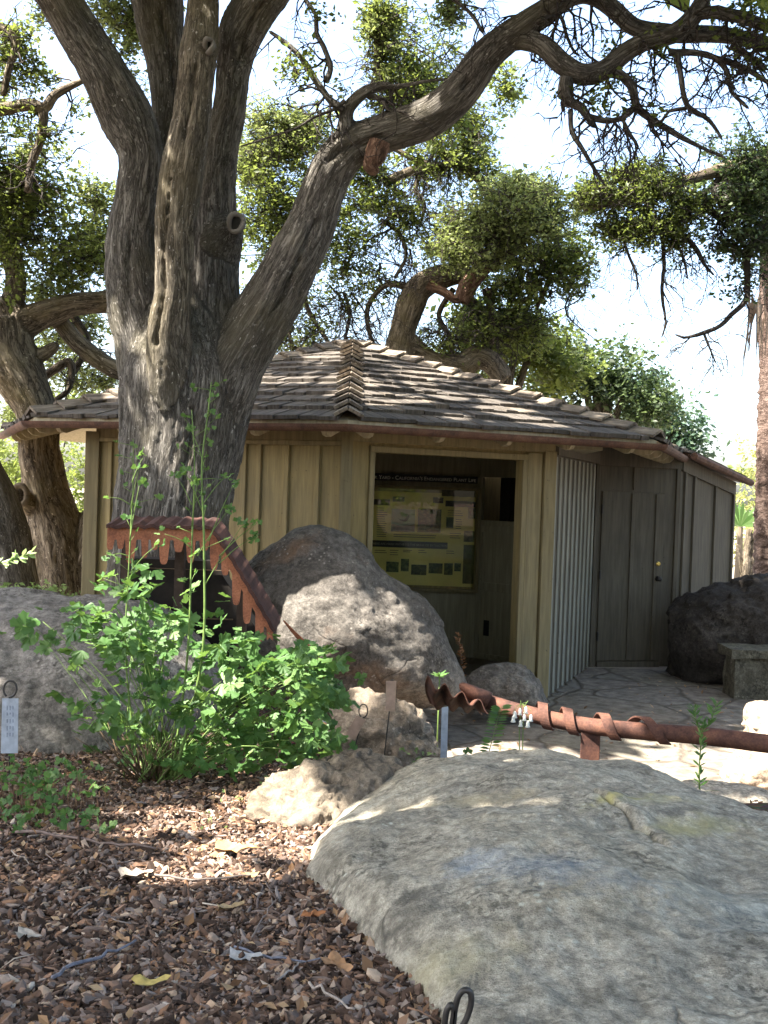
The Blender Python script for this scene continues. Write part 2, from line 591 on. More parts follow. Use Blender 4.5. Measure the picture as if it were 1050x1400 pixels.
def t_path():
    t = NT('flagstone_paving')
    o = t.obj()
    wob = t.n('TexNoise', Vector=o, Scale=2.0, Detail=3.0).outputs['Color']
    ow = t.mix(.10, o, wob, 'LINEAR_LIGHT')
    e = t.vor(ow, 1.25, 'DISTANCE_TO_EDGE')
    cell = t.n('TexVoronoi', Vector=ow, Scale=1.25).outputs['Color']
    gap = t.ramp(t.math('ADD', e, t.math('MULTIPLY', t.math('SUBTRACT', t.noise(o, 14, 4), .5), .05)), [(.005, 0.0), (.035, 1.0)])
    n2 = t.noise(o, 9, 6, .65); n3 = t.noise(o, 60, 4, .7)
    st = t.ramp(n2, [(.3, (.09, .075, .06)), (.5, (.18, .155, .125)), (.75, (.30, .26, .21))])
    st = t.mix(.3, st, t.n('HueSaturation', Color=cell, Saturation=.1).outputs[0], 'SOFT_LIGHT')
    st = t.mix(t.ramp(n3, [(.3, .5), (.5, 0.0)]), st, (.14, .12, .10))
    c = t.mix(gap, (.12, .10, .08), st)
    h = t.math('ADD', t.math('MULTIPLY', gap, .6), t.math('ADD', t.math('MULTIPLY', n2, .5), t.math('MULTIPLY', n3, .12)))
    return t.done(t.bsdf(c, .9, t.bump(h, .8, .03), 0, .2))


def build_ground():
    xs = np.concatenate([-np.geomspace(300, 5.2, 26), np.arange(-5, 6.01, .07), np.geomspace(6.3, 300, 26)])
    ys = np.concatenate([-np.geomspace(120, 1.2, 16), np.arange(-1, 13.01, .07), np.geomspace(13.4, 400, 30)])
    V, Q = grid_mesh('ground', xs, ys, gz)
    o = link('ground', mesh_np('ground', V, Q, smooth=True), t_soil())
    tag(o, kind='structure')
    # paving round the kiosk
    xs = np.arange(-.4, 8.0, .08); ys = np.arange(5.75, 12.6, .08)
    V, Q = grid_mesh('path', xs, ys, lambda X, Y: gz(X, Y) + .012)
    cx = V[Q].mean(1)
    edge = 6.55 + .25 * np.sin(cx[:, 0] * 2.3) + .18 * np.sin(cx[:, 0] * 5.1 + 1) - .05 * cx[:, 0]
    lft = .35 + .2 * np.sin(cx[:, 1] * 2.7)
    bx = 1.62 + np.clip((cx[:, 1] - 9.7) * .40, 0, .8)     # stops at the wall
    keep = (cx[:, 1] > edge) & (cx[:, 0] > lft) & ((cx[:, 1] < 9.55) | (cx[:, 0] > bx))
    keep &= ~((cx[:, 1] > 8.9 + .47 * (cx[:, 0] + .3)) & (cx[:, 0] < 1.6))
    keep &= ~(cx[:, 1] > 11.55)
    o = link('path', mesh_np('path', V, Q[keep], smooth=True), t_path())
    tag(o, kind='structure')


# ------------------------------------------------------------------ rocks
def ico(level):
    bm = bmesh.new()
    bmesh.ops.create_icosphere(bm, subdivisions=level, radius=1.0)
    V = np.array([v.co[:] for v in bm.verts]); F = np.array([[v.index for v in f.verts] for f in bm.faces])
    bm.free()
    return V, F


ICO = {}


def rock(name, outline, Y, depth, mat, label, level=6, amp=.05, fq=2.2, seed=0.0, square=1.6, bottom=None, lean=0.0, group=None, cat='boulder', facet=0.0, yoff=0.0):
    """a boulder whose front silhouette follows photo pixels at depth Y; depth = half thickness in metres"""
    P = np.array([W(x, y, Y) for x, y in outline])[:, [0, 2]]
    if bottom is not None:
        P[:, 1] = np.where(P[:, 1] < bottom, bottom, P[:, 1])
    P = spline(np.vstack([P, P[:1]]), n=8)[:-1]
    c = np.array([(P[:, 0].min() + P[:, 0].max()) / 2, (P[:, 1].min() * .55 + P[:, 1].max() * .45)])
    ang = np.arctan2(P[:, 1] - c[1], P[:, 0] - c[0]); rr = np.hypot(P[:, 0] - c[0], P[:, 1] - c[1])
    o = np.argsort(ang); ang, rr = ang[o], rr[o]
    ang = np.concatenate([ang - 2 * math.pi, ang, ang + 2 * math.pi]); rr = np.tile(rr, 3)
    if level not in ICO: ICO[level] = ico(level)
    D, F = ICO[level]
    th = np.arctan2(D[:, 2], D[:, 0])
    s = np.hypot(D[:, 0], D[:, 2]); yy = D[:, 1]
    k = (s ** square + np.abs(yy) ** square) ** (-1 / square)
    k = 1 + (k - 1) * .6
    R = np.interp(th, ang, rr)
    V = np.stack([c[0] + np.cos(th) * R * s * k, Y + yoff + yy * depth * k, c[1] + np.sin(th) * R * s * k], 1)
    V[:, 1] += (V[:, 2] - c[1]) * lean
    N = np.stack([np.cos(th) * s, yy, np.sin(th) * s], 1)
    n = fbm(V * fq + seed, 5, .5)
    r2 = 1 - np.abs(fbm(V * fq * .8 + seed + 31, 4, .5))
    d = amp * (n + .6 * (r2 - .7))
    if facet:
        q = fbm(V * fq * .9 + seed + 9, 2)
        d += facet * (np.round(q * 4) / 4 - q)
    bl = np.abs(fbm(V * fq * 3.2 + seed + 3, 3))
    d += amp * .35 * (bl - .3)
    ch = fbm(V * np.array([1.2, 1.2, 2.4]) * fq * 1.1 + seed + 15, 3)
    d -= amp * .55 * sstep(.05, .12, ch)
    V = V + N * d[:, None]
    me = mesh_np(name, V, None, F, smooth=True)
    ob = link(name, me, mat)
    tag(ob, label, cat, group)
    return ob


def rocks():
    A = mat_rock('grey_boulder', (.080, .071, .062), (.125, .112, .099), (.20, .182, .160), 3.0, stain=(.17, .095, .05), stain_amt=.6)
    rock('boulder', [(318, 800), (345, 765), (385, 735), (420, 718), (455, 722), (490, 742), (520, 770), (552, 796), (588, 822), (606, 850),
                     (620, 885), (638, 930), (630, 958), (540, 970), (430, 972), (340, 960), (312, 880)], 7.9, .62, A,
         'large grey boulder with a sunlit left shoulder in front of the display window', amp=.030, fq=2.0, seed=2.2, facet=.03)
    rock('boulder', [(636, 950), (640, 925), (665, 912), (700, 908), (728, 918), (742, 940), (745, 965), (690, 975), (640, 970)], 8.6, .3, A,
         'small grey boulder at the foot of the kiosk corner post', level=5, amp=.03, fq=4, seed=8)
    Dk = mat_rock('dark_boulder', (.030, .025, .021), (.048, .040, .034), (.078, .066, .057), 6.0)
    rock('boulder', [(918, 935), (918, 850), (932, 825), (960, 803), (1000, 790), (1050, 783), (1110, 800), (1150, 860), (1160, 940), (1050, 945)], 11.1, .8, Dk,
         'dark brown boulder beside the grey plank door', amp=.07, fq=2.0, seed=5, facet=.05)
    S = mat_rock('pale_slab', (.13, .115, .10), (.20, .18, .16), (.29, .265, .235), 1.5)
    rock('rock_slab', [(-190, 880), (-100, 826), (-20, 812), (60, 815), (130, 820), (190, 832), (240, 856), (290, 905), (300, 985), (270, 1060), (100, 1080), (-150, 1080)], 6.2, 1.0, S,
         'broad pale grey rock slab behind the leafy plant at the left edge', amp=.035, fq=1.8, seed=12, lean=.45, cat='rock')
    T = mat_rock('tan_rock', (.17, .135, .10), (.26, .215, .165), (.36, .30, .235), 4.0, stain=(.16, .12, .09))
    rock('rock', [(440, 1035), (445, 985), (462, 962), (495, 953), (530, 960), (565, 972), (590, 1000), (612, 1030), (620, 1060), (530, 1075), (450, 1070)], 6.3, .36, T,
         'rough tan rock standing behind the plant tags', level=5, amp=.06, fq=4.5, seed=21, facet=.04, cat='rock')
    T2 = mat_rock('orange_tan_rock', (.28, .20, .14), (.40, .31, .23), (.5, .42, .33), 9.0)
    rock('rock', [(1018, 990), (1028, 965), (1050, 955), (1085, 970), (1090, 1010), (1050, 1020), (1020, 1012)], 7.3, .22, T2,
         'tan rock at the right edge just above the rusty pipe', level=5, amp=.03, fq=5, seed=25, cat='rock')
    rock('rock', [(985, 1060), (1000, 1035), (1030, 1022), (1075, 1028), (1095, 1060), (1060, 1085), (1000, 1080)], 6.7, .22, T2,
         'tan rock at the right edge just below the rusty pipe', level=5, amp=.03, fq=5, seed=28, cat='rock')
    # the big foreground dome, from its footprint
    foot = np.array([(-.30, 4.2), (-.08, 4.5), (.2, 4.72), (.55, 4.8), (.95, 4.65), (1.35, 4.3), (1.7, 3.75), (2.0, 3.0), (2.1, 2.2), (1.7, 1.3), (.7, 1.15)]
                    + [tuple(ground_hit(x, y)[:2]) for x, y in ((590, 1540), (545, 1430), (512, 1370), (472, 1312), (430, 1262), (392, 1225), (368, 1190))])
    foot = spline(np.vstack([foot, foot[:1]]), n=10)[:-1]
    c = np.array([.85, 3.1])
    ang = np.arctan2(foot[:, 1] - c[1], foot[:, 0] - c[0]); rr = np.hypot(*(foot - c).T)
    o = np.argsort(ang); ang, rr = ang[o], rr[o]
    ang = np.concatenate([ang - 2 * math.pi, ang, ang + 2 * math.pi]); rr = np.tile(rr, 3)
    na, nr = 520, 260
    th = np.linspace(-math.pi, math.pi, na, endpoint=False)
    R = np.interp(th, ang, rr)
    u = np.linspace(0, 1.0, nr + 1)[1:]
    T_, U = np.meshgrid(th, u)
    RR = np.tile(R, (nr, 1))
    X = c[0] + np.cos(T_) * RR * U; Yv = c[1] + np.sin(T_) * RR * U
    top = .90 - .03 * (Yv - 3.0) ** 2 * (Yv > 3.0) - (.05 + .17 * sstep(2.4, 4.0, Yv)) * (X - .72) ** 2 + .012 * np.sin(X * 2.0 + Yv)
    Ue = U ** 4
    side = np.clip((U - .80) / .20, 0, 1)
    Z = top - .07 * Ue - .62 * (1 - np.sqrt(np.clip(1 - side ** 2.2, 0, 1)))
    P = np.stack([X.ravel(), Yv.ravel(), Z.ravel()], 1)
    n = fbm(P * 1.7 + 40, 6, .5); rid = 1 - np.abs(fbm(P * np.array([1.2, 2.6, 1.5]) + 51, 4))
    fine = fbm(P * 9 + 11, 4, .55)
    P[:, 2] += .045 * n + .02 * (rid - .7) + .007 * fine
    # a shallow crack with a raised lip
    a, b = ground_hit(822, 1112, .84)[:2], ground_hit(905, 1170, .84)[:2]
    ab = b - a; t = np.clip(((P[:, :2] - a) @ ab) / ab.dot(ab), 0, 1)
    off = (P[:, :2] - a - t[:, None] * ab)
    sd = off @ np.array([-ab[1], ab[0]]) / np.linalg.norm(ab) + .022 * pn(P * 11)
    dd = np.linalg.norm(off, axis=1)
    P[:, 2] += .011 * np.exp(-((sd - .03) / .03) ** 2) * (dd < .15) * np.exp(-(np.maximum(0, dd - .06) / .03) ** 2) - .016 * np.exp(-((sd + .004) / .009) ** 2) * np.exp(-(np.maximum(0, dd - .03) / .03) ** 2)
    V = np.vstack([P, [[c[0], c[1], P[:na, 2].mean()]]])
    i = np.arange(na * nr).reshape(nr, na)
    Q = np.stack([i[:-1], np.roll(i[:-1], -1, 1), np.roll(i[1:], -1, 1), i[1:]], -1).reshape(-1, 4)
    Tt = np.stack([np.full(na, na * nr), i[0], np.roll(i[0], -1)], 1)
    Bm = mat_rock('lichen_boulder', (.25, .225, .178), (.37, .335, .268), (.48, .44, .36), 7.0, moss=rock_marks, bump=.75, stain=(.43, .36, .24), stain_amt=.45)
    ob = link('boulder', mesh_np('boulder', V, Q, Tt, smooth=True), Bm)
    tag(ob, 'huge low lichen covered boulder filling the foreground beside the bark mulch', 'boulder')
    T3 = mat_rock('pale_tan_rock', (.12, .095, .07), (.19, .155, .115), (.27, .225, .17), 2.0, stain=(.17, .14, .11))
    rock('rock', [(326, 1112), (345, 1090), (400, 1068), (455, 1050), (490, 1041), (525, 1048), (556, 1066), (560, 1100), (520, 1150), (470, 1205), (415, 1240), (370, 1225), (335, 1160)], 4.1, .34, T3,
         'pale tan sunlit rock wedged against the left end of the lichen boulder', level=6, amp=.04, fq=5, seed=33, lean=.55, facet=.03, cat='rock')
    # loose stone on the path edge
    St = mat_rock('step_stone', (.26, .225, .18), (.37, .33, .27), (.45, .41, .34), 5.0)
    for k, (pl, lab) in enumerate((([(905, 1085), (930, 1074), (1000, 1076), (1060, 1085), (1060, 1112), (960, 1108)], 'flat pale stone lying right of the narrow leaved seedling'),)):
        rock('flat_stone', pl, 5.6, .3, St, lab, level=5, amp=.02, fq=4, seed=50 + k, cat='stone')


# ------------------------------------------------------------------ wood kiosk
CEN = np.array([-.45, 12.3]); RAD = 4.05; EAVE = 2.45; APEX = 3.66
PANG = [-133.1 + 45 * k for k in range(8)]          # P0 P1 P2 P3 ...
EV = [CEN + RAD * np.array([math.cos(math.radians(a)), math.sin(math.radians(a))]) for a in PANG]
W0 = np.array([-2.73, 9.70]); W1 = np.array([-.336, 8.80]); WB = np.array([1.588, 9.71])
WC = np.array([2.386, 11.64]); WD = np.array([3.42, 11.87]); WE = np.array([4.49, 13.20])


def line_t(p0, p1, px, py=700):
    """parameter where the vertical plane through the wall line meets the photo column px at row py"""
    d = ray(px, py)[:2]
    e = p1 - p0
    # p0 + t e = s d
    A = np.array([[e[0], -d[0]], [e[1], -d[1]]])
    t, s = np.linalg.solve(A, -p0)
    return t


def v3(p, z): return np.array([p[0], p[1], z])


def wall_piece(mb, p0, p1, z0, z1, th=.05, off=0.0, var=None):
    e = p1 - p0; e = e / np.linalg.norm(e)
    nrm = np.array([e[1], -e[0]])          # towards the viewer for left-to-right walls
    a = p0 + nrm * off
    mb.box(v3(a - nrm * th, z0), v3(p1 - p0, 0), v3(nrm * th, 0), (0, 0, z1 - z0), var)


def batten(mb, p0, p1, t, z0, z1, w=.045, d=.022, off=0.0):
    e = p1 - p0; L = np.linalg.norm(e); e = e / L
    nrm = np.array([e[1], -e[0]])
    a = p0 + e * (t * L - w / 2) + nrm * off
    mb.box(v3(a, z0), v3(e * w, 0), v3(nrm * d, 0), (0, 0, z1 - z0))


def roof_z(p):
    """height of the roof plane over a plan point"""
    d = p - CEN
    best = -1e9
    for k in range(8):
        m = (EV[k] + EV[(k + 1) % 8]) / 2 - CEN
        best = max(best, d.dot(m) / m.dot(m))
    return APEX - (APEX - EAVE) * best


def kiosk():
    K = empty('kiosk', (CEN[0], CEN[1], 0), 'low octagonal tan plank kiosk with a weathered shake roof behind the oak', 'kiosk')
    TOP = 2.52
    # ---- left front wall
    mb = MB(); wall_piece(mb, W0, W1, 0, TOP)
    wl = mb.build('wall', M['wall'], K)
    mb = MB()
    for px in (150, 190, 232, 272, 303, 333, 353, 391, 433):
        batten(mb, W0, W1, line_t(W0, W1, px), .0, 2.285, d=.028)
    mb.build('batten', M['wall'], wl, bevel=.004)
    mb = MB()
    wall_piece(mb, W0, W1, 2.285, 2.325, .04, .043); wall_piece(mb, W0, W1, 2.325, 2.53, .03, .033)
    # corner posts
    for P, w in ((W1, .10),):
        mb.box((P[0] - w / 2, P[1] - .055, 0), (w, 0, 0), (0, .05, 0), (0, 0, 2.50))
    mb.box((W0[0] - .10, W0[1] - .06, 0), (.13, 0, 0), (0, .08, 0), (0, 0, 2.38))
    mb.build('frieze_board', M['trim'], wl, bevel=.004)
    # ---- window wall: wide opening framed in boards
    tl, tr_ = line_t(W1, WB, 509), line_t(W1, WB, 711)
    e = WB - W1; L = np.linalg.norm(e); e /= L; nrm = np.array([e[1], -e[0]])
    a, b = W1 + (WB - W1) * tl, W1 + (WB - W1) * tr_
    HD = 2.245
    mb = MB()
    wall_piece(mb, W1, a, 0, TOP, .10)
    wall_piece(mb, b, WB, 0, TOP, .10)
    wall_piece(mb, a, b, HD, TOP, .10)
    wf = mb.build('wall', M['wall'], K, bevel=.003)
    mb = MB()
    for p, s in ((a, -1), (b, 1)):
        o = p - e * (.05 if s < 0 else 0) + nrm * .0
        mb.box(v3(o, 0), v3(e * .05, 0), v3(nrm * .03, 0), (0, 0, HD + .06))
    mb.box(v3(a - e * .05, HD), v3(b - a + e * .1, 0), v3(nrm * .034, 0), (0, 0, .055))
    wall_piece(mb, W1, WB, 2.33, 2.53, .03, .033)
    # wide corner boards right of the opening
    mb.box(v3(WB - e * .30, 0), v3(e * .16, 0), v3(nrm * .025, 0), (0, 0, 2.32))
    mb.box(v3(WB - e * .12, 0), v3(e * .13, 0), v3(nrm * .045, 0), (0, 0, 2.34))
    mb.build('opening_frame', M['trim'], wf, bevel=.004)
    # ---- recessed room behind the opening
    YB = 12.0
    mb = MB()
    mb.box((-1.6, YB, 0), (2.72, 0, 0), (0, .06, 0), (0, 0, 2.4))                # back wall
    mb.box((-1.6, 9.2, 0), (.05, 0, 0), (0, YB - 9.2, 0), (0, 0, 2.4))            # left wall
    mb.box((-1.6, 9.95, 2.38), (3.7, 0, 0), (0, 2.1, 0), (0, 0, .04))             # ceiling
    mb.build('room_wall', M['room'], K)
    mb = MB(); mb.hexa([(-1.6, 9.4, 0), (a[0], a[1] - .02, 0), (b[0] + .1, b[1] + .02, 0), (2.0, YB, 0), (-1.6, 9.4, .03), (a[0], a[1] - .02, .03), (b[0] + .1, b[1] + .02, .03), (2.0, YB, .03)])
    mb.build('room_floor', mat_plain('room_floor', (.28, .25, .2), .9), K)
    # slanting cupboard wall at the right of the room
    c0 = np.array([1.115, 11.97]); c1 = np.array([1.72, 11.50])
    ce = c1 - c0; cl = np.linalg.norm(ce); ce /= cl; cn = np.array([ce[1], -ce[0]])
    mb = MB()
    wall_piece(mb, c0, c1, 0, 1.62, .05); wall_piece(mb, c0, c1, 2.12, 2.38, .05)
    wall_piece(mb, c0, c0 + ce * .03, 1.62, 2.12, .05); wall_piece(mb, c1 - ce * .03, c1, 1.62, 2.12, .05)
    cw = mb.build('cupboard', M['room'], K)
    mb = MB()
    for z0, z1 in ((.03, .07), (.80, .90), (1.48, 1.56)):
        wall_piece(mb, c0, c1, z0, z1, .015, .018)
    for z0, z1 in ((.07, .80), (.90, 1.48)):
        for p in (c0, c1 - ce * .06):
            wall_piece(mb, p, p + ce * .06, z0, z1, .015, .018)
    mb.build('cupboard_frame', M['room'], cw, bevel=.003)
    mb = MB(); wall_piece(mb, c0 + ce * .12, c0 + ce * .19, .28, .46, .01, .012)
    mb.build('vent', M['black'], cw)
    mb = MB(); wall_piece(mb, c0 - cn * .45, c1 - cn * .45, 1.55, 2.2, .02)
    wall_piece(mb, c0 + ce * .30 - cn * .1, c0 + ce * .34 - cn * .1, 1.6, 2.14, .03)
    mb.build('niche', M['dark'], cw)
    # ---- slatted side wall
    mb = MB(); wall_piece(mb, WB, WC, 0, TOP, .06)
    ws = mb.build('wall', M['wall_grey'], K)
    mb = MB()
    for i in range(10):
        batten(mb, WB, WC, .045 + i * .101, .0, 2.30, w=.085, d=.014)
    mb.build('slat', M['corr'], ws, bevel=.006)
    mb = MB(); wall_piece(mb, WB, WC, 2.31, 2.52, .03, .05)
    mb.build('frieze_board', M['wall_grey'], ws)
    # ---- door wall
    mb = MB(); wall_piece(mb, WC, WD, 0, TOP, .06)
    wd = mb.build('wall', M['wall_grey'], K)
    ta, tb = line_t(WC, WD, 822), line_t(WC, WD, 907)
    mb = MB()
    for px in (815, 925):
        batten(mb, WC, WD, line_t(WC, WD, px), 0, 2.3, w=.05, d=.03)
    batten(mb, WC, WD, line_t(WC, WD, 866), 2.03, 2.3, w=.04, d=.02)
    wall_piece(mb, WC, WD, 2.29, 2.5, .03, .034)
    mb.build('batten', M['wall_grey'], wd, bevel=.004)
    pa, pb = WC + (WD - WC) * ta, WC + (WD - WC) * tb
    mb = MB(); wall_piece(mb, pa, pb, .07, 2.005, .03, .022)
    dr = mb.build('door', M['wall_grey'], K, bevel=.004)
    mb = MB()
    for px in (864, 897):
        batten(mb, WC, WD, line_t(WC, WD, px), .08, 1.99, w=.045, d=.02, off=.022)
    mb.build('batten', M['wall_grey'], dr, bevel=.004)
    mb = MB(); wall_piece(mb, pa, pb, .0, .06, .03, .04); mb.build('sill', M['wall_grey'], dr)
    de = (WD - WC) / np.linalg.norm(WD - WC); dn = np.array([de[1], -de[0]])
    for z in (1.75, 1.0, .30):
        mb = MB(); mb.tube([v3(pa + dn * .03, z), v3(pa + dn * .03, z + .10)], .012, 8); mb.build('hinge', M['metal_dark'], dr)
    kp = WC + (WD - WC) * line_t(WC, WD, 897, 780)
    mb = MB()
    q = v3(kp + dn * .04, 1.19); mb.tube([q, q + v3(dn * .012, 0), q + v3(dn * .02, 0)], [.026, .026, .016], 14)
    mb.build('lock', M['brass'], dr, smooth=False)
    mb = MB()
    q = v3(kp + dn * .04, 1.02)
    mb.tube([q, q + v3(dn * .01, 0), q + v3(dn * .03, 0), q + v3(dn * .04, 0), q + v3(dn * .06, 0), q + v3(dn * .07, 0)], [.032, .03, .014, .026, .03, .016], 14)
    mb.build('door_knob', M['metal_dark'], dr, smooth=True)
    # ---- wing wall beyond the door
    mb = MB()
    nn = (WE - WD) / np.linalg.norm(WE - WD); wn = np.array([nn[1], -nn[0]])
    mb.hexa([v3(WD, 0), v3(WE, 0), v3(WE - wn * .06, 0), v3(WD - wn * .06, 0), v3(WD, 2.42), v3(WE, 2.18), v3(WE - wn * .06, 2.18), v3(WD - wn * .06, 2.42)])
    ww = mb.build('wall', M['wall_grey'], K, recalc=True)
    mb = MB()
    for px in (933, 946, 975, 1001):
        t = line_t(WD, WE, px, 720)
        batten(mb, WD, WE, min(max(t, .0), .99), 0, 2.27 - .24 * t, w=.05, d=.03)
    p0, p1 = v3(WD + wn * .034, 2.27), v3(WE + wn * .034, 2.03)
    mb.hexa([p0 - v3(wn * .03, 0), p1 - v3(wn * .03, 0), p1, p0, p0 - v3(wn * .03, -.16), p1 - v3(wn * .03, -.16), p1 + [0, 0, .16], p0 + [0, 0, .16]])
    mb.build('batten', M['wall_grey'], ww, recalc=True)
    # rear walls close the body
    mb = MB()
    back = [WE, np.array([3.3, 15.4]), np.array([1.0, 15.9]), np.array([-2.2, 15.6]), np.array([-3.3, 13.6]), np.array([-3.05, 11.4]), W0]
    for p, q in zip(back[:-1], back[1:]): wall_piece(mb, p, q, 0, 2.18 if p is WE else TOP)
    mb.build('wall', M['wall'], K)
    # ---- roof: underside, shakes, hip caps
    rf_v = [v3(p, EAVE + .02) for p in EV] + [v3(CEN, APEX)] + [v3(p, EAVE - .03) for p in EV] + [v3(CEN, APEX - .05)]
    rf_f = []
    for k in range(8):
        k2 = (k + 1) % 8
        rf_f += [(k, k2, 8), (9 + k2, 9 + k, 17), (k2, k, 9 + k, 9 + k2)]
    mb = MB(); mb.add(rf_v, rf_f); roof = mb.build('roof', M['soffit'], K)
    rng = random.Random(5)
    V, F, A, BC = [], [], [], []
    def shake(p, q, r, s, th, nrm, var, bc):
        n = len(V)
        V.extend([p, q, r, s, p + nrm * th, q + nrm * th, r + nrm * th * .35, s + nrm * th * .35])
        F.extend([tuple(n + i for i in f) for f in ((3, 2, 1, 0), (4, 5, 6, 7), (0, 1, 5, 4), (1, 2, 6, 5), (2, 3, 7, 6), (3, 0, 4, 7))])
        A.extend([var] * 8)
        BC.extend(bc + bc)
    NC = 13
    for k in range(8):
        A0, B0 = v3(EV[k], EAVE + .02), v3(EV[(k + 1) % 8], EAVE + .02)
        C0 = v3(CEN, APEX)
        mid = (A0 + B0) / 2; up = C0 - mid; SL = np.linalg.norm(up); up /= SL
        ex = (B0 - A0); EL = np.linalg.norm(ex); ex /= EL
        nrm = np.cross(ex, up); nrm /= np.linalg.norm(nrm)
        if nrm[2] < 0: nrm = -nrm
        exp_ = SL / NC
        for i in range(NC):
            s0 = i * exp_
            half0 = EL / 2 * (1 - s0 / SL)
            x = -half0
            while x < half0:
                w = rng.uniform(.09, .24)
                x1 = min(x + w, half0)
                lo = s0 - (.05 if i == 0 else 0) + rng.uniform(-.018, .016)
                hi = s0 + exp_ * 1.18
                hh = max(.01, EL / 2 * (1 - hi / SL))
                th = rng.uniform(.024, .044)
                lift = .010 + rng.uniform(0, .006)
                tilt = rng.uniform(-.006, .006)
                xl, xr = x + .004, x1 - .004
                xl2, xr2 = max(-hh, min(hh, xl)), max(-hh, min(hh, xr))
                pt = lambda xx, ss, l: mid + ex * xx + up * ss + nrm * l
                if xr - xl > .02 and (xr2 - xl2 > .005 or hi >= SL):
                    var = min(1, max(0, rng.gauss(.5, .13)))
                    o = rng.uniform(0, 50)
                    bc = [(o + xl * 40, lo * 3, o), (o + xr * 40, lo * 3, o), (o + xr2 * 40, hi * 3, o), (o + xl2 * 40, hi * 3, o)]
                    shake(pt(xl, lo, lift), pt(xr, lo + rng.uniform(-.012, .012), lift + tilt), pt(xr2, min(hi, SL), .004), pt(xl2, min(hi, SL), .004), th, nrm, var, bc)
                x = x1
    me = bpy.data.meshes.new('shakes'); me.from_pydata([tuple(p) for p in V], [], F)
    me.attributes.new('var', 'FLOAT', 'POINT').data.foreach_set('value', np.array(A, dtype=np.float32))
    me.attributes.new('bark', 'FLOAT_VECTOR', 'POINT').data.foreach_set('vector', np.array(BC, dtype=np.float32).ravel())
    link('shakes', me, M['shake'], roof)
    # hip caps: overlapping saddles
    V, F, A, BC = [], [], [], []
    for k in range(8):
        A0 = v3(EV[k], EAVE + .045); C0 = v3(CEN, APEX + .02)
        up = C0 - A0; SL = np.linalg.norm(up); up /= SL
        side = np.cross(up, (0, 0, 1)); side /= np.linalg.norm(side)
        n0 = np.cross(side, up); n0 *= np.sign(n0[2])
        N = 15; ex = SL / N
        for i in range(N):
            s0 = i * ex - .03; s1 = s0 + ex * 1.25
            for sg in (-1, 1):
                wdt = .115 + rng.uniform(-.008, .01)
                drop = .062
                l0, l1 = .058 + rng.uniform(0, .012), .03
                d = side * sg * wdt - n0 * drop
                P = lambda s, l, k_: A0 + up * s + n0 * l + d * k_
                nn2 = np.cross(d, up); nn2 /= np.linalg.norm(nn2); nn2 *= np.sign(nn2[2])
                o = rng.uniform(0, 50)
                p, q, r, s = P(s0, l0, 0), P(s0 + rng.uniform(-.01, .01), l0, 1), P(s1, l1, 1), P(s1, l1, 0)
                bc = [(o, s0 * 3, o), (o + 4, s0 * 3, o), (o + 4, s1 * 3, o), (o, s1 * 3, o)]
                shake(p, q, r, s, .026, nn2, min(1, max(.5, rng.gauss(.85, .10))), bc)
    me = bpy.data.meshes.new('hip_caps'); me.from_pydata([tuple(p) for p in V], [], F)
    bm = bmesh.new(); bm.from_mesh(me); bmesh.ops.recalc_face_normals(bm, faces=bm.faces[:]); bm.to_mesh(me); bm.free()
    me.attributes.new('var', 'FLOAT', 'POINT').data.foreach_set('value', np.array(A, dtype=np.float32))
    me.attributes.new('bark', 'FLOAT_VECTOR', 'POINT').data.foreach_set('vector', np.array(BC, dtype=np.float32).ravel())
    link('hip_caps', me, M['shake'], roof)
    # ---- rafters with rounded tails
    mb = MB()
    for k in (7, 0, 1, 2):
        A0, B0 = EV[k], EV[(k + 1) % 8]
        m = (A0 + B0) / 2; inn = (CEN - m); ap = np.linalg.norm(inn); inn /= ap
        ex = (B0 - A0); EL = np.linalg.norm(ex); ex /= EL
        slope = (APEX - EAVE) / ap
        nraf = 5
        for i in range(nraf):
            off = (i - (nraf - 1) / 2) * .66
            base = m + ex * off
            def prof(s, z): return v3(base + inn * s, EAVE - .035 + slope * s + z)
            pr = [(.03, 0), (.03, -.035), (.07, -.085), (.14, -.12), (.95, -.14), (.95, 0)]
            w = .045
            Vv = [prof(s, z) + v3(ex * -w / 2, 0) for s, z in pr] + [prof(s, z) + v3(ex * w / 2, 0) for s, z in pr]
            nP = len(pr)
            Ff = [tuple(range(nP))[::-1], tuple(range(nP, 2 * nP))] + [(j, (j + 1) % nP, nP + (j + 1) % nP, nP + j) for j in range(nP)]
            mb.add(Vv, Ff)
    mb.build('rafters', M['soffit'], K, recalc=True)
    # ---- half round gutters
    for k in (7, 0, 1, 2):
        A0, B0 = EV[k], EV[(k + 1) % 8]
        o0, o1 = (A0 - CEN) / RAD, (B0 - CEN) / RAD
        mb = MB()
        n = 9; V = []
        for P, d in ((A0, o0), (B0, o1)):
            for r_ in (.062, .054):
                for j in range(n):
                    a_ = math.pi * (1 + j / (n - 1))
                    V.append(v3(P + d * (.062 + math.cos(a_) * r_), EAVE - .018 + math.sin(a_) * r_ * .95))
        F = []
        for j in range(n - 1):
            F += [(j, j + 1, 2 * n + j + 1, 2 * n + j), (n + j + 1, n + j, 3 * n + j, 3 * n + j + 1)]
        F += [(0, 2 * n, 3 * n, n), (n - 1, 2 * n - 1, 4 * n - 1, 3 * n - 1)]
        F += [tuple(range(n)) + tuple(range(2 * n - 1, n - 1, -1)), tuple(range(2 * n, 3 * n)) + tuple(range(4 * n - 1, 3 * n - 1, -1))]
        mb.add(V, F)
        mb.build('gutter', M['gutter'], roof, smooth=False, recalc=True)
    # ---- low wing roof at the right
    P3 = EV[3]
    e0 = v3(np.array([3.50, 11.80]), 2.47); e1 = W(1022, 657, 13.3)
    r0 = e0 + np.array([-.9, 2.2, .45]); r1 = e1 + np.array([-.9, 2.2, .40])
    mb = MB()
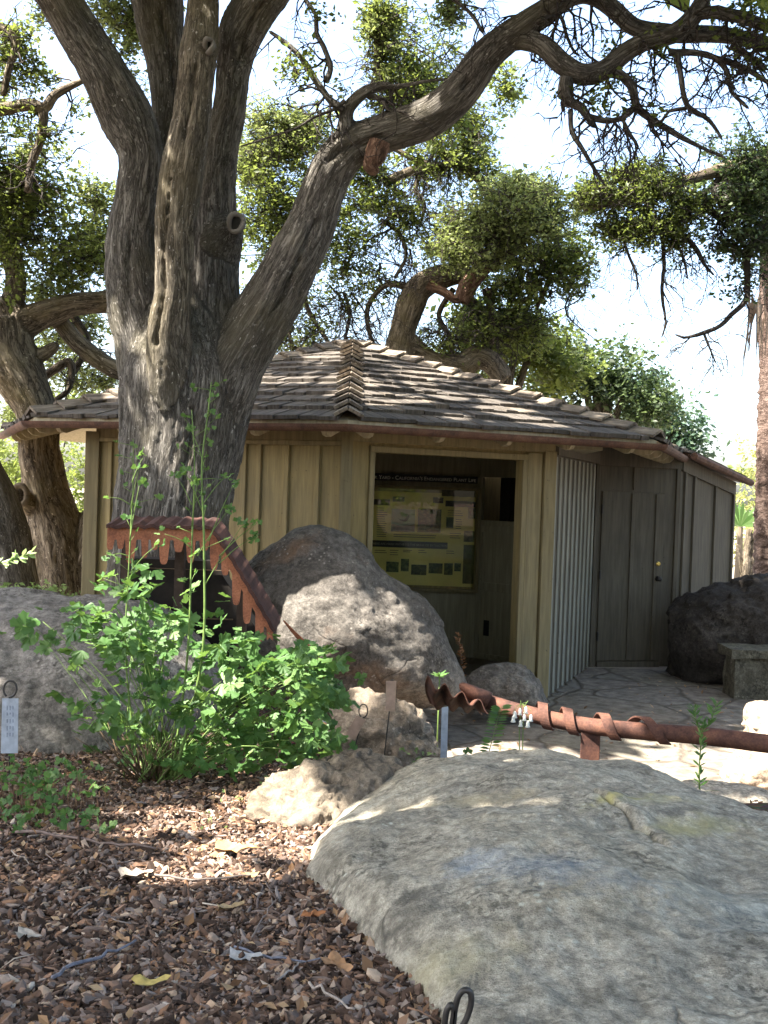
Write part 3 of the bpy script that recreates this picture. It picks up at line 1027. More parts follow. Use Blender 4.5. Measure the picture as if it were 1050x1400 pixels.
    dn_ = np.array([0, 0, -.05])
    mb.hexa([e0 + dn_, e1 + dn_, r1 + dn_, r0 + dn_, e0, e1, r1, r0])
    wr = mb.build('wing_roof', M['gutter'], K, recalc=True)
    V, F, A, BC = [], [], [], []
    nrm = np.cross(e1 - e0, r0 - e0); nrm /= np.linalg.norm(nrm); nrm *= np.sign(nrm[2])
    for i in range(7):
        s = i / 7
        for j in range(8):
            t0, t1 = j / 8 + .004, (j + 1) / 8 - .004
            f = lambda t, ss: e0 + (e1 - e0) * t + (r0 - e0) * ss + nrm * .012
            o = rng.uniform(0, 50)
            shake(f(t0, s), f(t1, s + rng.uniform(-.01, .01)), f(t1, min(1, s + .17)) - nrm * .01, f(t0, min(1, s + .17)) - nrm * .01, .035, nrm, rng.uniform(.1, .6),
                  [(o, 0, o), (o + 4, 0, o), (o + 4, 1, o), (o, 1, o)])
    me = bpy.data.meshes.new('shakes'); me.from_pydata([tuple(p) for p in V], [], F)
    me.attributes.new('var', 'FLOAT', 'POINT').data.foreach_set('value', np.array(A, dtype=np.float32))
    me.attributes.new('bark', 'FLOAT_VECTOR', 'POINT').data.foreach_set('vector', np.array(BC, dtype=np.float32).ravel())
    link('shakes', me, M['shake'], wr)
    mb = MB(); mb.tube([e0 + [.03, -.05, -.03], e1 + [.03, -.05, -.03]], .045, 8); mb.build('gutter', M['gutter'], wr)


def mat_photo(name, cols, scale, seed):
    t = NT(name)
    n1 = t.noise(t.obj(loc=(seed, seed, seed)), scale, 5, .6)
    c = t.ramp(n1, [(.3, cols[0]), (.5, cols[1]), (.68, cols[2])])
    return t.done(t.bsdf(c, .5, None, 0, .3))


def text_mesh(s, size, mat, name, loc, parent, small_caps=True, align='RIGHT'):
    cu = bpy.data.curves.new(name, 'FONT')
    cu.body = s
    cu.size = size
    cu.align_x = align
    cu.extrude = .001
    if small_caps:
        cu.small_caps_scale = .78
        for i in range(len(s)): cu.body_format[i].use_small_caps = True
    ob = bpy.data.objects.new(name, cu); COL.objects.link(ob)
    dg = bpy.context.evaluated_depsgraph_get()
    me = bpy.data.meshes.new_from_object(ob.evaluated_get(dg))
    bpy.data.objects.remove(ob)
    R = Matrix.Translation(Vector(loc)) @ Matrix.Rotation(math.pi / 2, 4, 'X')
    me.transform(R)
    return link(name, me, mat, parent)


def display_board():
    Y = 11.93
    B = empty('display_board', W(560, 800, Y), 'tan display board of plant photographs under a black heading strip inside the kiosk', 'display board')
    R = lambda x0, y0, x1, y1: (W(x0, (y0 + y1) / 2, Y)[0], W((x0 + x1) / 2, y1, Y)[2], W(x1, (y0 + y1) / 2, Y)[0], W((x0 + x1) / 2, y0, Y)[2])
    def pane(name, box, mat, y, th=.008, parent=B, x0=None, x1=None):
        a, b, c, d = R(*box)
        mb = MB(); mb.box((a, y, b), (c - a, 0, 0), (0, th, 0), (0, 0, d - b))
        return mb.build(name, mat, parent)
    paper = mat_plain('tan_poster_paper', (.72, .60, .20), .6, var=.08, scale=8)
    pane('backing', (430, 665, 655, 806), M['wall'], Y + .02, .04)
    pane('poster', (436, 672, 648, 799), paper, Y)
    hd = pane('heading', (430, 648, 653, 657.5), M['black'], Y - .02, .03)
    a, b, c, d = R(430, 648, 653, 657.5)
    text_mesh("OWN BACK YARD - CALIFORNIA'S ENDANGERED PLANT LIFE".title().replace("'S", "'s"), .062, M['white_ink'], 'lettering', (c - .02, Y - .0225, b + .018), hd)
    s2 = pane('subheading', (507, 740, 612, 749), M['black'], Y - .01, .01)
    a, b, c, d = R(507, 740, 612, 749)
    text_mesh('There are many paths to the brink of extinction'.upper(), .034, mat_plain('dim_lettering', (.3, .29, .25), .7, var=.05), 'lettering', ((a + c) / 2, Y - .0125, b + .026), s2, False, 'CENTER')
    pane('subheading', (609, 685, 650, 693), M['black'], Y - .01, .01)
    pane('subheading', (480, 682, 533, 690), M['black'], Y - .01, .01)
    pane('subheading', (592, 680, 606, 688), M['black'], Y - .01, .01)
    pane('dark_panel', (604, 667, 650, 679), mat_plain('brown_panel', (.06, .05, .03), .7), Y - .01, .01)
    pane('dark_panel', (633, 745, 648, 798), mat_plain('olive_panel', (.10, .10, .03), .7), Y - .01, .01)
    g = [(.015, .02, .012), (.07, .10, .035), (.2, .22, .08)]
    sky = pane('photograph', (535, 696, 567, 727), mat_photo('bird_photo', [(.20, .27, .20), (.24, .31, .22), (.27, .34, .25)], 3, 1), Y - .01, .01)
    pane('scenery', (535, 718, 567, 727), mat_photo('dark_scene', [(.02, .03, .03), (.05, .07, .06), (.1, .12, .1)], 30, 2), Y - .013, .003, sky)
    bird = [(544, 708.5), (549, 710), (553, 710.5), (557, 706), (559, 703.5), (559.5, 707), (557.5, 711), (555, 713), (551, 713), (547, 711.5)]
    P = [W(x, y, Y - .013) for x, y in bird]
    mb = MB(); mb.add(P + [p + np.array([0, .002, 0]) for p in P], [tuple(range(10)), tuple(range(19, 9, -1))]); mb.build('bird', M['black'], sky)
    for i, bx in enumerate([(571, 696, 603, 728), (610, 707, 620, 722), (640, 694, 650, 709), (634, 726, 648, 741), (548, 764, 559, 781), (562, 772, 583, 786),
                            (586, 770, 605, 784), (607, 770, 619, 786), (621, 770, 630, 781), (528, 768, 545, 782), (537, 679, 553, 686)]):
        pane('photograph', bx, mat_photo('plant_photo', [tuple(q * (.6 + .1 * (i % 5)) for q in col) for col in g], 26, i * 3.1), Y - .01, .01)
    # lines of small print
    mb = MB()
    rng = random.Random(2)
    for (x0, x1, ys) in ((515, 530, range(694, 735, 3)), (538, 600, (731, 734)), (612, 635, (698, 701, 704)), (623, 632, range(710, 724, 3)), (615, 632, (729, 732, 735)),
                         (512, 530, (752, 755)), (533, 545, (752, 755, 758)), (551, 566, (752, 754)), (572, 584, (752, 755)), (610, 625, (753, 756))):
        for y in ys:
            a, b, c, d = R(x0, y, x1 - rng.uniform(0, 5), y + .9)
            mb.box((a, Y - .004, b), (c - a, 0, 0), (0, .003, 0), (0, 0, d - b))
    mb.build('small_print', M['ink'], B)
    # glass front of the case
    t = NT('case_glass')
    gl = t.n('BsdfGlass', Color=(.97, .98, .95), Roughness=.0, IOR=1.45).outputs[0]
    tr = t.n('BsdfTransparent', Color=(.93, .94, .9)).outputs[0]
    gs = t.n('BsdfGlossy', Color=(1, 1, 1), Roughness=.01).outputs[0]
    fr = t.n('Fresnel', IOR=1.5).outputs[0]
    mx = t.n('MixShader', Fac=t.math('MULTIPLY', fr, .7, clamp=True)); t.t.links.new(tr, mx.inputs[1]); t.t.links.new(gs, mx.inputs[2])
    gm = t.done(mx.outputs[0])
    pane('glass', (434, 668, 650, 802), gm, Y - .07, .004)
    mb = MB()
    a, b, c, d = R(430, 664, 655, 806)
    for o, sx, sz in (((a, b), c - a, .03), ((a, d - .03), c - a, .03), ((a, b + .03), .03, d - b - .06), ((c - .03, b + .03), .03, d - b - .06)):
        mb.box((o[0], Y - .075, o[1]), (sx, 0, 0), (0, .095, 0), (0, 0, sz))
    mb.build('case_frame', M['trim'], B)


# ------------------------------------------------------------------ trees
def limb(pts, Y=None, r_scale=1.0):
    """rows (px, py, width_px[, Y]) -> rows x y z r"""
    out = []
    for p in pts:
        yy = p[3] if len(p) > 3 else Y
        q = W(p[0], p[1], yy)
        out.append((*q, p[2] / 2 / 1400 * yy * r_scale))
    return np.array(out)


def bark_coords(V, skel):
    """per-vertex bark coordinates in the frame of the nearest limb"""
    C, R_, FA, FB, S = [], [], [], [], []
    for sk in skel:
        fr = frames(sk[:, :3])
        s = np.concatenate([[0], np.cumsum(np.linalg.norm(np.diff(sk[:, :3], axis=0), axis=1))])
        C.append(sk[:, :3]); R_.append(sk[:, 3]); FA += [f[0] for f in fr]; FB += [f[1] for f in fr]; S.append(s + len(S) * 3.7)
    C = np.vstack(C); R_ = np.concatenate(R_); FA = np.array(FA); FB = np.array(FB); S = np.concatenate(S)
    FT = np.cross(FA, FB)
    out = np.zeros((len(V), 3)); rad = np.zeros(len(V)); sid = np.zeros(len(V), int)
    ID = np.concatenate([np.full(len(k), i) for i, k in enumerate(skel)])
    for i in range(0, len(V), 8000):
        v = V[i:i + 8000]
        d = np.linalg.norm(v[:, None, :] - C[None], axis=2) / R_[None]
        j = np.argmin(d, axis=1)
        rel = v - C[j]
        out[i:i + 8000] = np.stack([(rel * FA[j]).sum(1), (rel * FB[j]).sum(1), S[j] + (rel * FT[j]).sum(1)], 1)
        rad[i:i + 8000] = R_[j]
        sid[i:i + 8000] = ID[j]
    return out, rad, sid


def fused_trunk(name, skels, mat, parent, voxel=.02, amp=.011, lat=19.0, lon=3.0, seg=20, smooth_it=5, cracks=None, mossy=()):
    mb = MB()
    sk2 = []
    for s in skels:
        q = spline(s, step=.06)
        sk2.append(q)
        mb.tube(q[:, :3], q[:, 3], seg)
    me = mb.mesh(name)
    ob = bpy.data.objects.new('tmp', me); COL.objects.link(ob)
    m = ob.modifiers.new('r', 'REMESH'); m.mode = 'VOXEL'; m.voxel_size = voxel
    m = ob.modifiers.new('s', 'SMOOTH'); m.factor = .6; m.iterations = smooth_it
    dg = bpy.context.evaluated_depsgraph_get()
    me2 = bpy.data.meshes.new_from_object(ob.evaluated_get(dg))
    bpy.data.objects.remove(ob)
    nv = len(me2.vertices)
    V = np.empty(nv * 3); me2.vertices.foreach_get('co', V); V = V.reshape(-1, 3)
    N = np.empty(nv * 3); me2.vertices.foreach_get('normal', N); N = N.reshape(-1, 3)
    bc, rad, sid = bark_coords(V, sk2)
    q = bc * np.array([lat, lat, lon]) + .35 * np.stack([fbm(bc * np.array([4, 4, 2.0]) + k * 9, 3) for k in range(3)], 1)
    n1 = fbm(q, 3, .55)
    ridge = 1 - np.abs(n1) * 2.2
    lump = fbm(bc * np.array([3.2, 3.2, 1.5]) + 7, 3)
    k = np.clip(rad / .22, .25, 1.0)
    d = amp * k * (np.clip(ridge, -1, 1) * -.7 + .25) + .02 * k * lump
    if cracks:
        for cr in cracks:
            for seg_a, seg_b in zip(cr[:-1], cr[1:]):
                pass
    V = V + N * d[:, None]
    if cracks:
        for cr in cracks:
            cp = spline(np.array(cr), step=.015)
            dm = np.full(nv, 9.0)
            lo, hi = cp.min(0) - .1, cp.max(0) + .1
            idx = np.where(((V > lo) & (V < hi)).all(1))[0]
            for i in range(0, len(idx), 4000):
                ii = idx[i:i + 4000]
                wob = V[ii] + .012 * np.stack([pn(V[ii] * 16), pn(V[ii] * 16 + 5), 0 * ii], 1)
                dm[ii] = np.linalg.norm((wob[:, None, [0, 2]] - cp[None][:, :, [0, 2]]), axis=2).min(1)
            V = V - N * (.042 * np.exp(-(dm / .019) ** 2))[:, None] * (N[:, 1:2] < .2)
    me2.vertices.foreach_set('co', V.astype(np.float32).ravel())
    at = me2.attributes.new('bark', 'FLOAT_VECTOR', 'POINT'); at.data.foreach_set('vector', bc.astype(np.float32).ravel())
    me2.attributes.new('mossy', 'FLOAT', 'POINT').data.foreach_set('value', (np.isin(sid, mossy) * sstep(2.2, 3.3, V[:, 2])).astype(np.float32))
    me2.polygons.foreach_set('use_smooth', np.full(len(me2.polygons), True))
    me2.materials.clear()
    me2.update()
    return link(name, me2, mat, parent)


def tubes_with_bark(name, skels, mat, parent, step=.06, seg=10, jitter=.06):
    Vs, Qs, Bs, n = [], [], [], 0
    for k, s in enumerate(skels):
        q = spline(s, step=step)
        if len(q) < 3: q = spline(s, n=3)
        fr = frames(q[:, :3])
        S = np.concatenate([[0], np.cumsum(np.linalg.norm(np.diff(q[:, :3], axis=0), axis=1))])
        a = np.linspace(0, 2 * math.pi, seg, endpoint=False)
        FA = np.array([f[0] for f in fr]); FB = np.array([f[1] for f in fr])
        ca, sa = np.cos(a), np.sin(a)
        r = q[:, 3][:, None] * (1 + jitter * RNG.normal(size=(len(q), seg)) * .6)
        V = q[:, None, :3] + FA[:, None] * (ca[None] * r)[..., None] + FB[:, None] * (sa[None] * r)[..., None]
        B = np.stack([np.broadcast_to(ca[None] * r, r.shape), sa[None] * r, np.broadcast_to(S[:, None] + k * 3.1, r.shape)], -1)
        i = np.arange(len(q) * seg).reshape(len(q), seg) + n
        Q = np.stack([i[:-1], np.roll(i[:-1], -1, 1), np.roll(i[1:], -1, 1), i[1:]], -1).reshape(-1, 4)
        Vs.append(V.reshape(-1, 3)); Bs.append(B.reshape(-1, 3)); Qs.append(Q)
        n += len(q) * seg
        # end cap
        Vs.append(q[-1:, :3] + (q[-1:, :3] - q[-2:-1, :3]) * .3); Bs.append(B[-1:, 0])
        last = i[-1]
        Qs.append(np.stack([last, np.roll(last, -1), np.full(seg, n), np.full(seg, n)], 1)[:, [0, 1, 2, 2]])
        n += 1
    V = np.vstack(Vs); Q = np.vstack(Qs)
    deg = Q[:, 2] == Q[:, 3]
    me = mesh_np(name, V, Q[~deg], Q[deg][:, :3], smooth=True, attrs={'bark': np.vstack(Bs)})
    return link(name, me, mat, parent)


GAPS = []      # (point, radius): places the sun reaches through the crowns


def gap_mask(P):
    keep = np.ones(len(P), bool)
    for g, r in GAPS:
        rel = P - g
        t = rel @ SUN
        d = np.linalg.norm(rel - t[:, None] * SUN, axis=1)
        keep &= ~((d < r) & (t > .6))
    return keep


def leaf_mesh(name, P, size, mat, parent, up=.5, seed=0, aspect=.55, var=None, gaps=False):
    rng = np.random.default_rng(seed)
    if gaps and GAPS:
        k = gap_mask(P); P = P[k]
        if var is not None: var = var[k]
    n = len(P)
    a = rng.normal(size=(n, 3)); a[:, 2] *= .6; a[:, 2] -= .15
    a /= np.linalg.norm(a, axis=1)[:, None]
    nr = rng.normal(size=(n, 3)); nr[:, 2] += up * 2
    b = np.cross(nr, a); b /= (np.linalg.norm(b, axis=1)[:, None] + 1e-9)
    nr = np.cross(a, b)
    L = size * np.clip(rng.lognormal(-.05, .34, n), .4, 2.0)
    h = (L * aspect * .5)[:, None]
    L = L[:, None]
    fold = rng.uniform(.05, .35, n)[:, None] * h
    V = np.stack([P, P + a * L * .5 + b * h + nr * fold, P + a * L, P + a * L * .5 - b * h + nr * fold], 1).reshape(-1, 3)
    i = (np.arange(n) * 4)[:, None]
    T = np.concatenate([i + np.array([[0, 1, 2]]), i + np.array([[0, 2, 3]])], 0)
    if var is None: var = rng.uniform(0, 1, n)
    v = np.clip(var + rng.normal(size=n) * .16, 0, 1)
    me = mesh_np(name, V, None, T, smooth=False, attrs={'var': np.repeat(v, 4)})
    return link(name, me, mat, parent)


SPRAYS = []


def crown_points(cl, n, rng, clump=.16, per=26, flat=.65, shell=.3, sparse=0.0):
    """cl: rows centre(3) + radii(3). Leaves gathered in sprays along short twigs"""
    out, var = [], []
    cl = np.asarray(cl, dtype=float)
    vol = np.prod(cl[:, 3:], axis=1) ** (2 / 3)
    ns = np.maximum(1, (n * vol / vol.sum() / per)).astype(int)
    SPRAYS.clear()
    for c, k in zip(cl, ns):
        d = rng.normal(size=(k, 3)); d /= np.linalg.norm(d, axis=1)[:, None]
        r = rng.uniform(shell ** 3, 1, k) ** (1 / 3)
        r *= 1 + .42 * fbm(d * 2.6 + c[:3], 3)
        cc = c[:3] + d * r[:, None] * c[3:]
        h = fbm(cc * 2.0 + 13, 3)
        ok = h > -.19 + sparse
        cc, d = cc[ok], d[ok]
        k = len(cc)
        if not k: continue
        cv = np.clip(.45 + .27 * rng.normal(size=k), 0, 1)
        axis = d * .9 + rng.normal(size=(k, 3)) * .7; axis[:, 2] = axis[:, 2] * .6 - .1
        axis /= np.linalg.norm(axis, axis=1)[:, None]
        cs = clump * rng.uniform(.5, 1.8, k)
        t = rng.uniform(-1.3, 1.3, (k, per))
        sp = .34 * (1.25 - np.abs(t) * .5)
        q = cc[:, None] + axis[:, None] * (t * cs[:, None])[..., None] + rng.normal(size=(k, per, 3)) * (cs[:, None] * sp)[..., None] * np.array([1, 1, flat])
        keep = rng.random((k, per)) < rng.uniform(.45, 1.0, k)[:, None]
        out.append(q[keep]); var.append(np.broadcast_to(cv[:, None], (k, per))[keep])
        SPRAYS.append(np.concatenate([cc - axis * (cs * 1.3)[:, None], cc + axis * (cs * 1.25)[:, None]], 1))
        inner = cc - axis * (cs * 1.3)[:, None]
        SPRAYS.append(np.concatenate([inner, inner + (c[:3] - inner) * rng.uniform(.2, .7, (k, 1)) + rng.normal(size=(k, 3)) * clump * .5], 1)[::2])
    return np.vstack(out), np.concatenate(var)


def spray_twigs(name, mat, parent, r=.006, gaps=False):
    S_ = np.vstack(SPRAYS)
    if gaps and GAPS: S_ = S_[gap_mask(S_[:, :3])]
    a, b = S_[:, :3], S_[:, 3:]
    d = b - a; d /= (np.linalg.norm(d, axis=1)[:, None] + 1e-9)
    x = np.cross(d, np.array([.3, .5, .81])); x /= (np.linalg.norm(x, axis=1)[:, None] + 1e-9); y = np.cross(d, x)
    V = []
    for e, rr in ((a, r), (b, r * .4)):
        for k in range(3):
            an = 2.094 * k
            V.append(e + (x * math.cos(an) + y * math.sin(an)) * rr)
    V = np.stack(V, 1).reshape(-1, 3)
    i = (np.arange(len(a)) * 6)[:, None]
    Q = np.concatenate([i + np.array([[k, (k + 1) % 3, 3 + (k + 1) % 3, 3 + k]]) for k in range(3)], 0)
    return link(name, mesh_np(name, V, Q), mat, parent)


def ell(px, py, rx, ry, Y, dep=None):
    c = W(px, py, Y)
    a, b = rx / 1400 * Y, ry / 1400 * Y
    return (*c, a, dep if dep else (a + b) * .5, b)


def twigs(starts, rng, levels=2, gravity=-.25, kids=3, lenf=.55, step=.07, kink=.35):
    """crooked side twigs off polylines (rows x y z r)"""
    out = []
    def grow(p, d, L, r, lev):
        n = max(3, int(L / step))
        pts = [(*p, r)]
        q = p.copy(); dd = d.copy()
        for i in range(n):
            dd = dd + rng.normal(size=3) * kink + np.array([0, 0, gravity * .3])
            dd /= np.linalg.norm(dd)
            q = q + dd * (L / n)
            pts.append((*q, r * (1 - .8 * (i + 1) / n)))
            if lev > 0 and rng.random() < kids / n:
                nd = dd + rng.normal(size=3) * .8; nd /= np.linalg.norm(nd)
                grow(q.copy(), nd, L * lenf * rng.uniform(.6, 1.2), r * .6, lev - 1)
        out.append(np.array(pts))
    for s, num, L in starts:
        s = np.asarray(s)
        for i in range(num):
            f = rng.uniform(.1, 1.0) * (len(s) - 1)
            j = int(min(f, len(s) - 2)); t = f - j
            p = s[j, :3] * (1 - t) + s[j + 1, :3] * t
            r = (s[j, 3] * (1 - t) + s[j + 1, 3] * t) * .5
            d = rng.normal(size=3) + np.array([0, 0, gravity * 2]); d /= np.linalg.norm(d)
            grow(p, d, L * rng.uniform(.6, 1.3), min(max(r, .003), .012), levels)
    return out


def main_oak():
    T = empty('oak_tree', W(235, 930, 7.5), 'massive dark barked oak with five stems standing in front of the kiosk', 'tree')
    Y = 7.5
    trunk = limb([(215, 990, 215), (222, 930, 195), (226, 860, 178), (230, 800, 166), (233, 720, 156), (243, 650, 158), (251, 590, 166), (256, 530, 176), (255, 490, 165), (255, 450, 130), (256, 410, 90, 7.55), (258, 360, 50, 7.6)], Y)
    trunkL = limb([(205, 620, 84), (212, 540, 96), (206, 480, 92), (190, 420, 88), (183, 370, 76), (181, 320, 68), (187, 265, 62), (192, 215, 62), (174, 165, 72), (144, 105, 64), (107, 45, 60), (78, 0, 57), (40, -60, 54), (-10, -140, 46), (-70, -230, 36)], Y - .02)
    S2 = limb([(235, 400, 60, 7.65), (230, 220, 40, 7.75), (229, 150, 44, 7.75), (227, 100, 50, 7.75), (221, 50, 60, 7.75), (215, 0, 68, 7.75), (200, -90, 66, 7.8), (190, -200, 54, 7.9), (170, -320, 40, 8.0)])
    S3 = limb([(243, 700, 60, 7.40), (241, 640, 72, 7.33), (239, 590, 74, 7.27), (237, 545, 72, 7.21), (234, 500, 66, 7.13), (231, 460, 58, 7.05), (233, 430, 53, 7.01), (237, 400, 50, 7.0), (238, 345, 52, 6.98), (240, 295, 56, 6.98), (249, 225, 58, 6.98), (260, 170, 54, 7.0), (267, 115, 50, 7.02), (271, 70, 50, 7.05), (276, 20, 44, 7.15), (280, -60, 42, 7.2), (290, -160, 38, 7.3), (300, -260, 30, 7.4)])
    S4 = limb([(300, 560, 80, 7.5), (298, 500, 92, 7.45), (292, 440, 78, 7.42), (291, 390, 72, 7.42), (291, 340, 70, 7.42), (293, 290, 64, 7.45), (296, 245, 56, 7.45), (303, 195, 50, 7.45), (315, 145, 44, 7.45), (319, 100, 46, 7.45), (328, 50, 56, 7.4), (352, 5, 62, 7.35), (390, -45, 58, 7.3), (450, -120, 50, 7.2), (520, -220, 40, 7.0)])
    S5 = limb([(290, 600, 70, 7.45), (305, 540, 84, 7.4), (322, 495, 88, 7.35), (347, 452, 82, 7.3), (375, 402, 78, 7.25), (404, 350, 74, 7.2), (424, 310, 66, 7.2), (438, 270, 60, 7.15), (456, 230, 60, 7.1), (481, 202, 58, 7.1), (520, 184, 52, 7.05), (577, 166, 52, 7.0), (607, 147, 50, 6.95), (636, 117, 49, 6.9), (665, 77, 46, 6.85), (700, 48, 41, 6.8), (745, 16, 34, 6.75), (785, -10, 30, 6.7), (815, -5, 26, 6.7), (845, 18, 24, 6.7), (870, 38, 24, 6.7), (925, 46, 24, 6.7), (990, 48, 22, 6.7), (1055, 62, 20, 6.7), (1120, 80, 16, 6.7)])
    S6 = limb([(690, 52, 26, 6.82), (712, 54, 27, 6.78), (742, 62, 27, 6.7), (768, 86, 29, 6.65), (797, 102, 29, 6.6), (826, 96, 28, 6.6), (850, 76, 27, 6.58), (880, 58, 25, 6.55), (925, 44, 27, 6.5), (948, 22, 26, 6.5), (964, -6, 22, 6.5), (985, -50, 20, 6.5)])
    S7 = limb([(940, 24, 18, 6.5), (970, 17, 18, 6.45), (1005, 22, 17, 6.4), (1060, 38, 16, 6.4), (1120, 45, 12, 6.4)])
    stub = limb([(470, 195, 30, 7.05), (472, 170, 23, 7.0), (474, 152, 20, 6.98), (490, 132, 18, 6.95), (512, 120, 15, 6.95), (535, 116, 9, 6.95)])
    knot = limb([(290, 356, 76, 7.45), (302, 332, 64, 7.36), (313, 315, 48, 7.28), (320, 307, 34, 7.24)])
    burl = limb([(268, 85, 30, 7.05), (277, 70, 34, 7.0), (284, 64, 28, 6.98)])
    root1 = limb([(240, 850, 110, 7.4), (300, 920, 70, 7.2), (330, 975, 40, 7.0)])
    root2 = limb([(215, 850, 110, 7.4), (160, 930, 70, 7.2), (120, 1000, 40, 7.0)])
    crk = lambda pts, y: [W(a, b, y) for a, b in pts]
    cracks = [crk([(268, 95), (262, 150), (257, 180), (252, 215), (240, 255), (232, 290), (226, 340), (226, 390), (220, 430), (212, 470)], 6.95),
              crk([(222, 20), (232, 70), (238, 130), (236, 180)], 7.6), crk([(362, 10), (340, 45), (328, 80)], 7.3),
              crk([(180, 200), (180, 280), (172, 330), (174, 400)], 7.2), crk([(198, 185), (193, 215), (188, 250)], 7.2),
              crk([(430, 300), (418, 330), (405, 360), (380, 410), (360, 450), (345, 490)], 7.0), crk([(445, 215), (470, 200), (520, 185)], 6.9),
              crk([(248, 690), (250, 640), (258, 600), (262, 560)], 7.0), crk([(325, 500), (335, 520), (340, 540)], 7.0), crk([(575, 165), (610, 140), (640, 105)], 6.7)]
    tr = fused_trunk('trunk', [trunk, trunkL, S2, S4, S5, S6, stub, knot, root1, root2, S3, burl], M['bark'], T, voxel=.016, cracks=cracks, mossy=(10, 11))
    # knot hole
    for (px, py, Yk, rx, rz) in ((323, 305, 7.13, .050, .062), (286, 63, 6.93, .028, .045)):
        c = W(px, py, Yk)
        mb = MB()
        ring = [c + np.array([rx * math.cos(a), .02 * math.sin(a * 2), rz * math.sin(a)]) for a in np.linspace(0, 2 * math.pi, 19)]
        mb.tube(ring, .019, 8, wob=.35)
        mb.build('knot_rim', M['bark'], tr, smooth=True)
        mb = MB(); n = 18
        V = [c + np.array([rx * math.cos(a), .004, rz * math.sin(a)]) for a in np.linspace(0, 2 * math.pi, n, endpoint=False)]
        mb.add(V + [v + np.array([0, .03, 0]) for v in V], [tuple(range(n)), tuple(range(2 * n - 1, n - 1, -1))])
        mb.build('knot_hole', M['dark'], tr)
    # broken orange wood where a limb was lost
    tubes_with_bark('broken_stub', [limb([(518, 195, 34), (512, 215, 30), (508, 228, 22), (516, 236, 10)], 7.0)], M['bark_warm'], tr, step=.03, seg=12, jitter=.2)
    rng = np.random.default_rng(11)
    L = lambda pts, Yd: limb(pts, Yd)
    br = [S7,
          L([(775, 108, 22), (773, 128, 20), (780, 140, 15), (795, 147, 13), (804, 160, 11), (812, 172, 8)], 6.6),
          L([(800, 158, 9), (826, 165, 8), (850, 162, 8), (868, 146, 10)], 6.6),
          L([(842, 98, 14), (856, 108, 13), (866, 124, 13), (870, 145, 12), (882, 156, 11), (896, 166, 10), (925, 184, 8), (962, 203, 5), (990, 215, 3)], 6.58),
          L([(780, 150, 7), (782, 180, 7), (797, 205, 6), (812, 230, 5), (826, 252, 3)], 6.55),
          L([(925, 72, 9), (930, 100, 8), (936, 135, 7), (946, 150, 7), (970, 165, 6), (986, 188, 4)], 6.5),
          L([(915, 72, 10), (945, 72, 9), (975, 78, 8), (994, 98, 7), (1000, 125, 6), (1022, 147, 4)], 6.5),
          L([(975, 78, 8), (1005, 88, 9), (1030, 100, 7), (1060, 120, 5)], 6.5),
          L([(938, 148, 6), (915, 152, 5), (905, 165, 4), (885, 172, 3)], 6.5),
          L([(852, 165, 5), (862, 185, 5), (872, 200, 4), (866, 215, 3)], 6.55),
          L([(1000, 60, 12), (1020, 75, 9), (1045, 92, 7)], 6.6),
          L([(470, 150, 12), (452, 138, 10), (440, 122, 9), (428, 104, 9), (413, 80, 8), (395, 62, 7), (370, 44, 5)], 6.95),
          L([(445, 112, 9), (452, 95, 8), (445, 70, 7), (433, 45, 7), (432, 20, 6), (418, 0, 5), (405, -30, 4)], 6.95),
          L([(472, 138, 7), (455, 150, 5), (430, 160, 4), (405, 175, 3), (370, 187, 3), (330, 200, 2)], 6.9),
          L([(500, 130, 8), (520, 135, 7), (530, 148, 6), (545, 155, 4)], 6.95),
          L([(520, 118, 8), (545, 118, 7), (575, 112, 5), (610, 108, 3)], 6.95),
          L([(615, -5, 5), (640, 15, 5), (652, 30, 5), (661, 46, 4), (658, 28, 2)], 6.8),
          L([(760, 10, 6), (770, 30, 5), (775, 50, 5), (785, 72, 3)], 6.7),
          L([(765, 12, 6), (760, 35, 5), (752, 52, 3)], 6.7),
          ]
    tw = twigs([(b, int(5 + 7 * rng.random()), .30) for b in br[1:]], rng, 2, -.35, 4)
    up = twigs([(spline(S6, n=2)[4:], 14, .35), (S7, 8, .3), (S5[14:], 16, .35)], rng, 2, -.5, 4)
    for q_ in br: tubes_with_bark('branch', [q_], M['bark'], T, step=.05, seg=9, jitter=.12)
    tubes_with_bark('twigs', tw + up, M['twig'], T, step=.08, seg=4, jitter=.1)
    # leaf sprays that belong to this tree and show in the picture
    cl = [ell(405, 95, 30, 26, 6.9), ell(830, 62, 20, 14, 6.6), ell(1035, 60, 24, 40, 6.5, .3), ell(1000, 30, 34, 18, 6.5, .3), ell(820, 135, 26, 20, 6.6), ell(862, 155, 14, 14, 6.6),
          ell(700, 125, 12, 20, 6.9), ell(460, 118, 12, 10, 6.9), ell(850, 110, 22, 14, 6.6), ell(905, 60, 14, 20, 6.5), ell(770, 122, 14, 10, 6.6), ell(905, 155, 10, 10, 6.5), ell(435, 20, 16, 14, 6.9)]
    P, v = crown_points(cl, 3400, rng, .07, 14, shell=0)
    leaf_mesh('leaf_sprays', P, .034, M['oak_leaf'], T, seed=2, var=v, gaps=False)
    # the broad crown overhead, above the frame: it shades the foreground
    pts = []
    xs = rng.uniform(-10, 4.5, 2600); ys = rng.uniform(-6, 15.5, 2600)
    zt = rng.uniform(0, 1, 2600)
    zmin = np.maximum(6.3, EYE + .515 * ys + .5)
    z = zmin + zt * 2.0
    ok = ((xs + 2.7) / 6.9) ** 2 + ((ys - 5.2) / 10.2) ** 2 < 1
    C = np.stack([xs, ys, z], 1)[ok]
    C = C[fbm(C * .55 + 5, 2) > -.6]
    cl = [(*c, .75, .75, .4) for c in C]
    P, v = crown_points(cl, 170000, rng, .28, 22, shell=0, sparse=-.4)
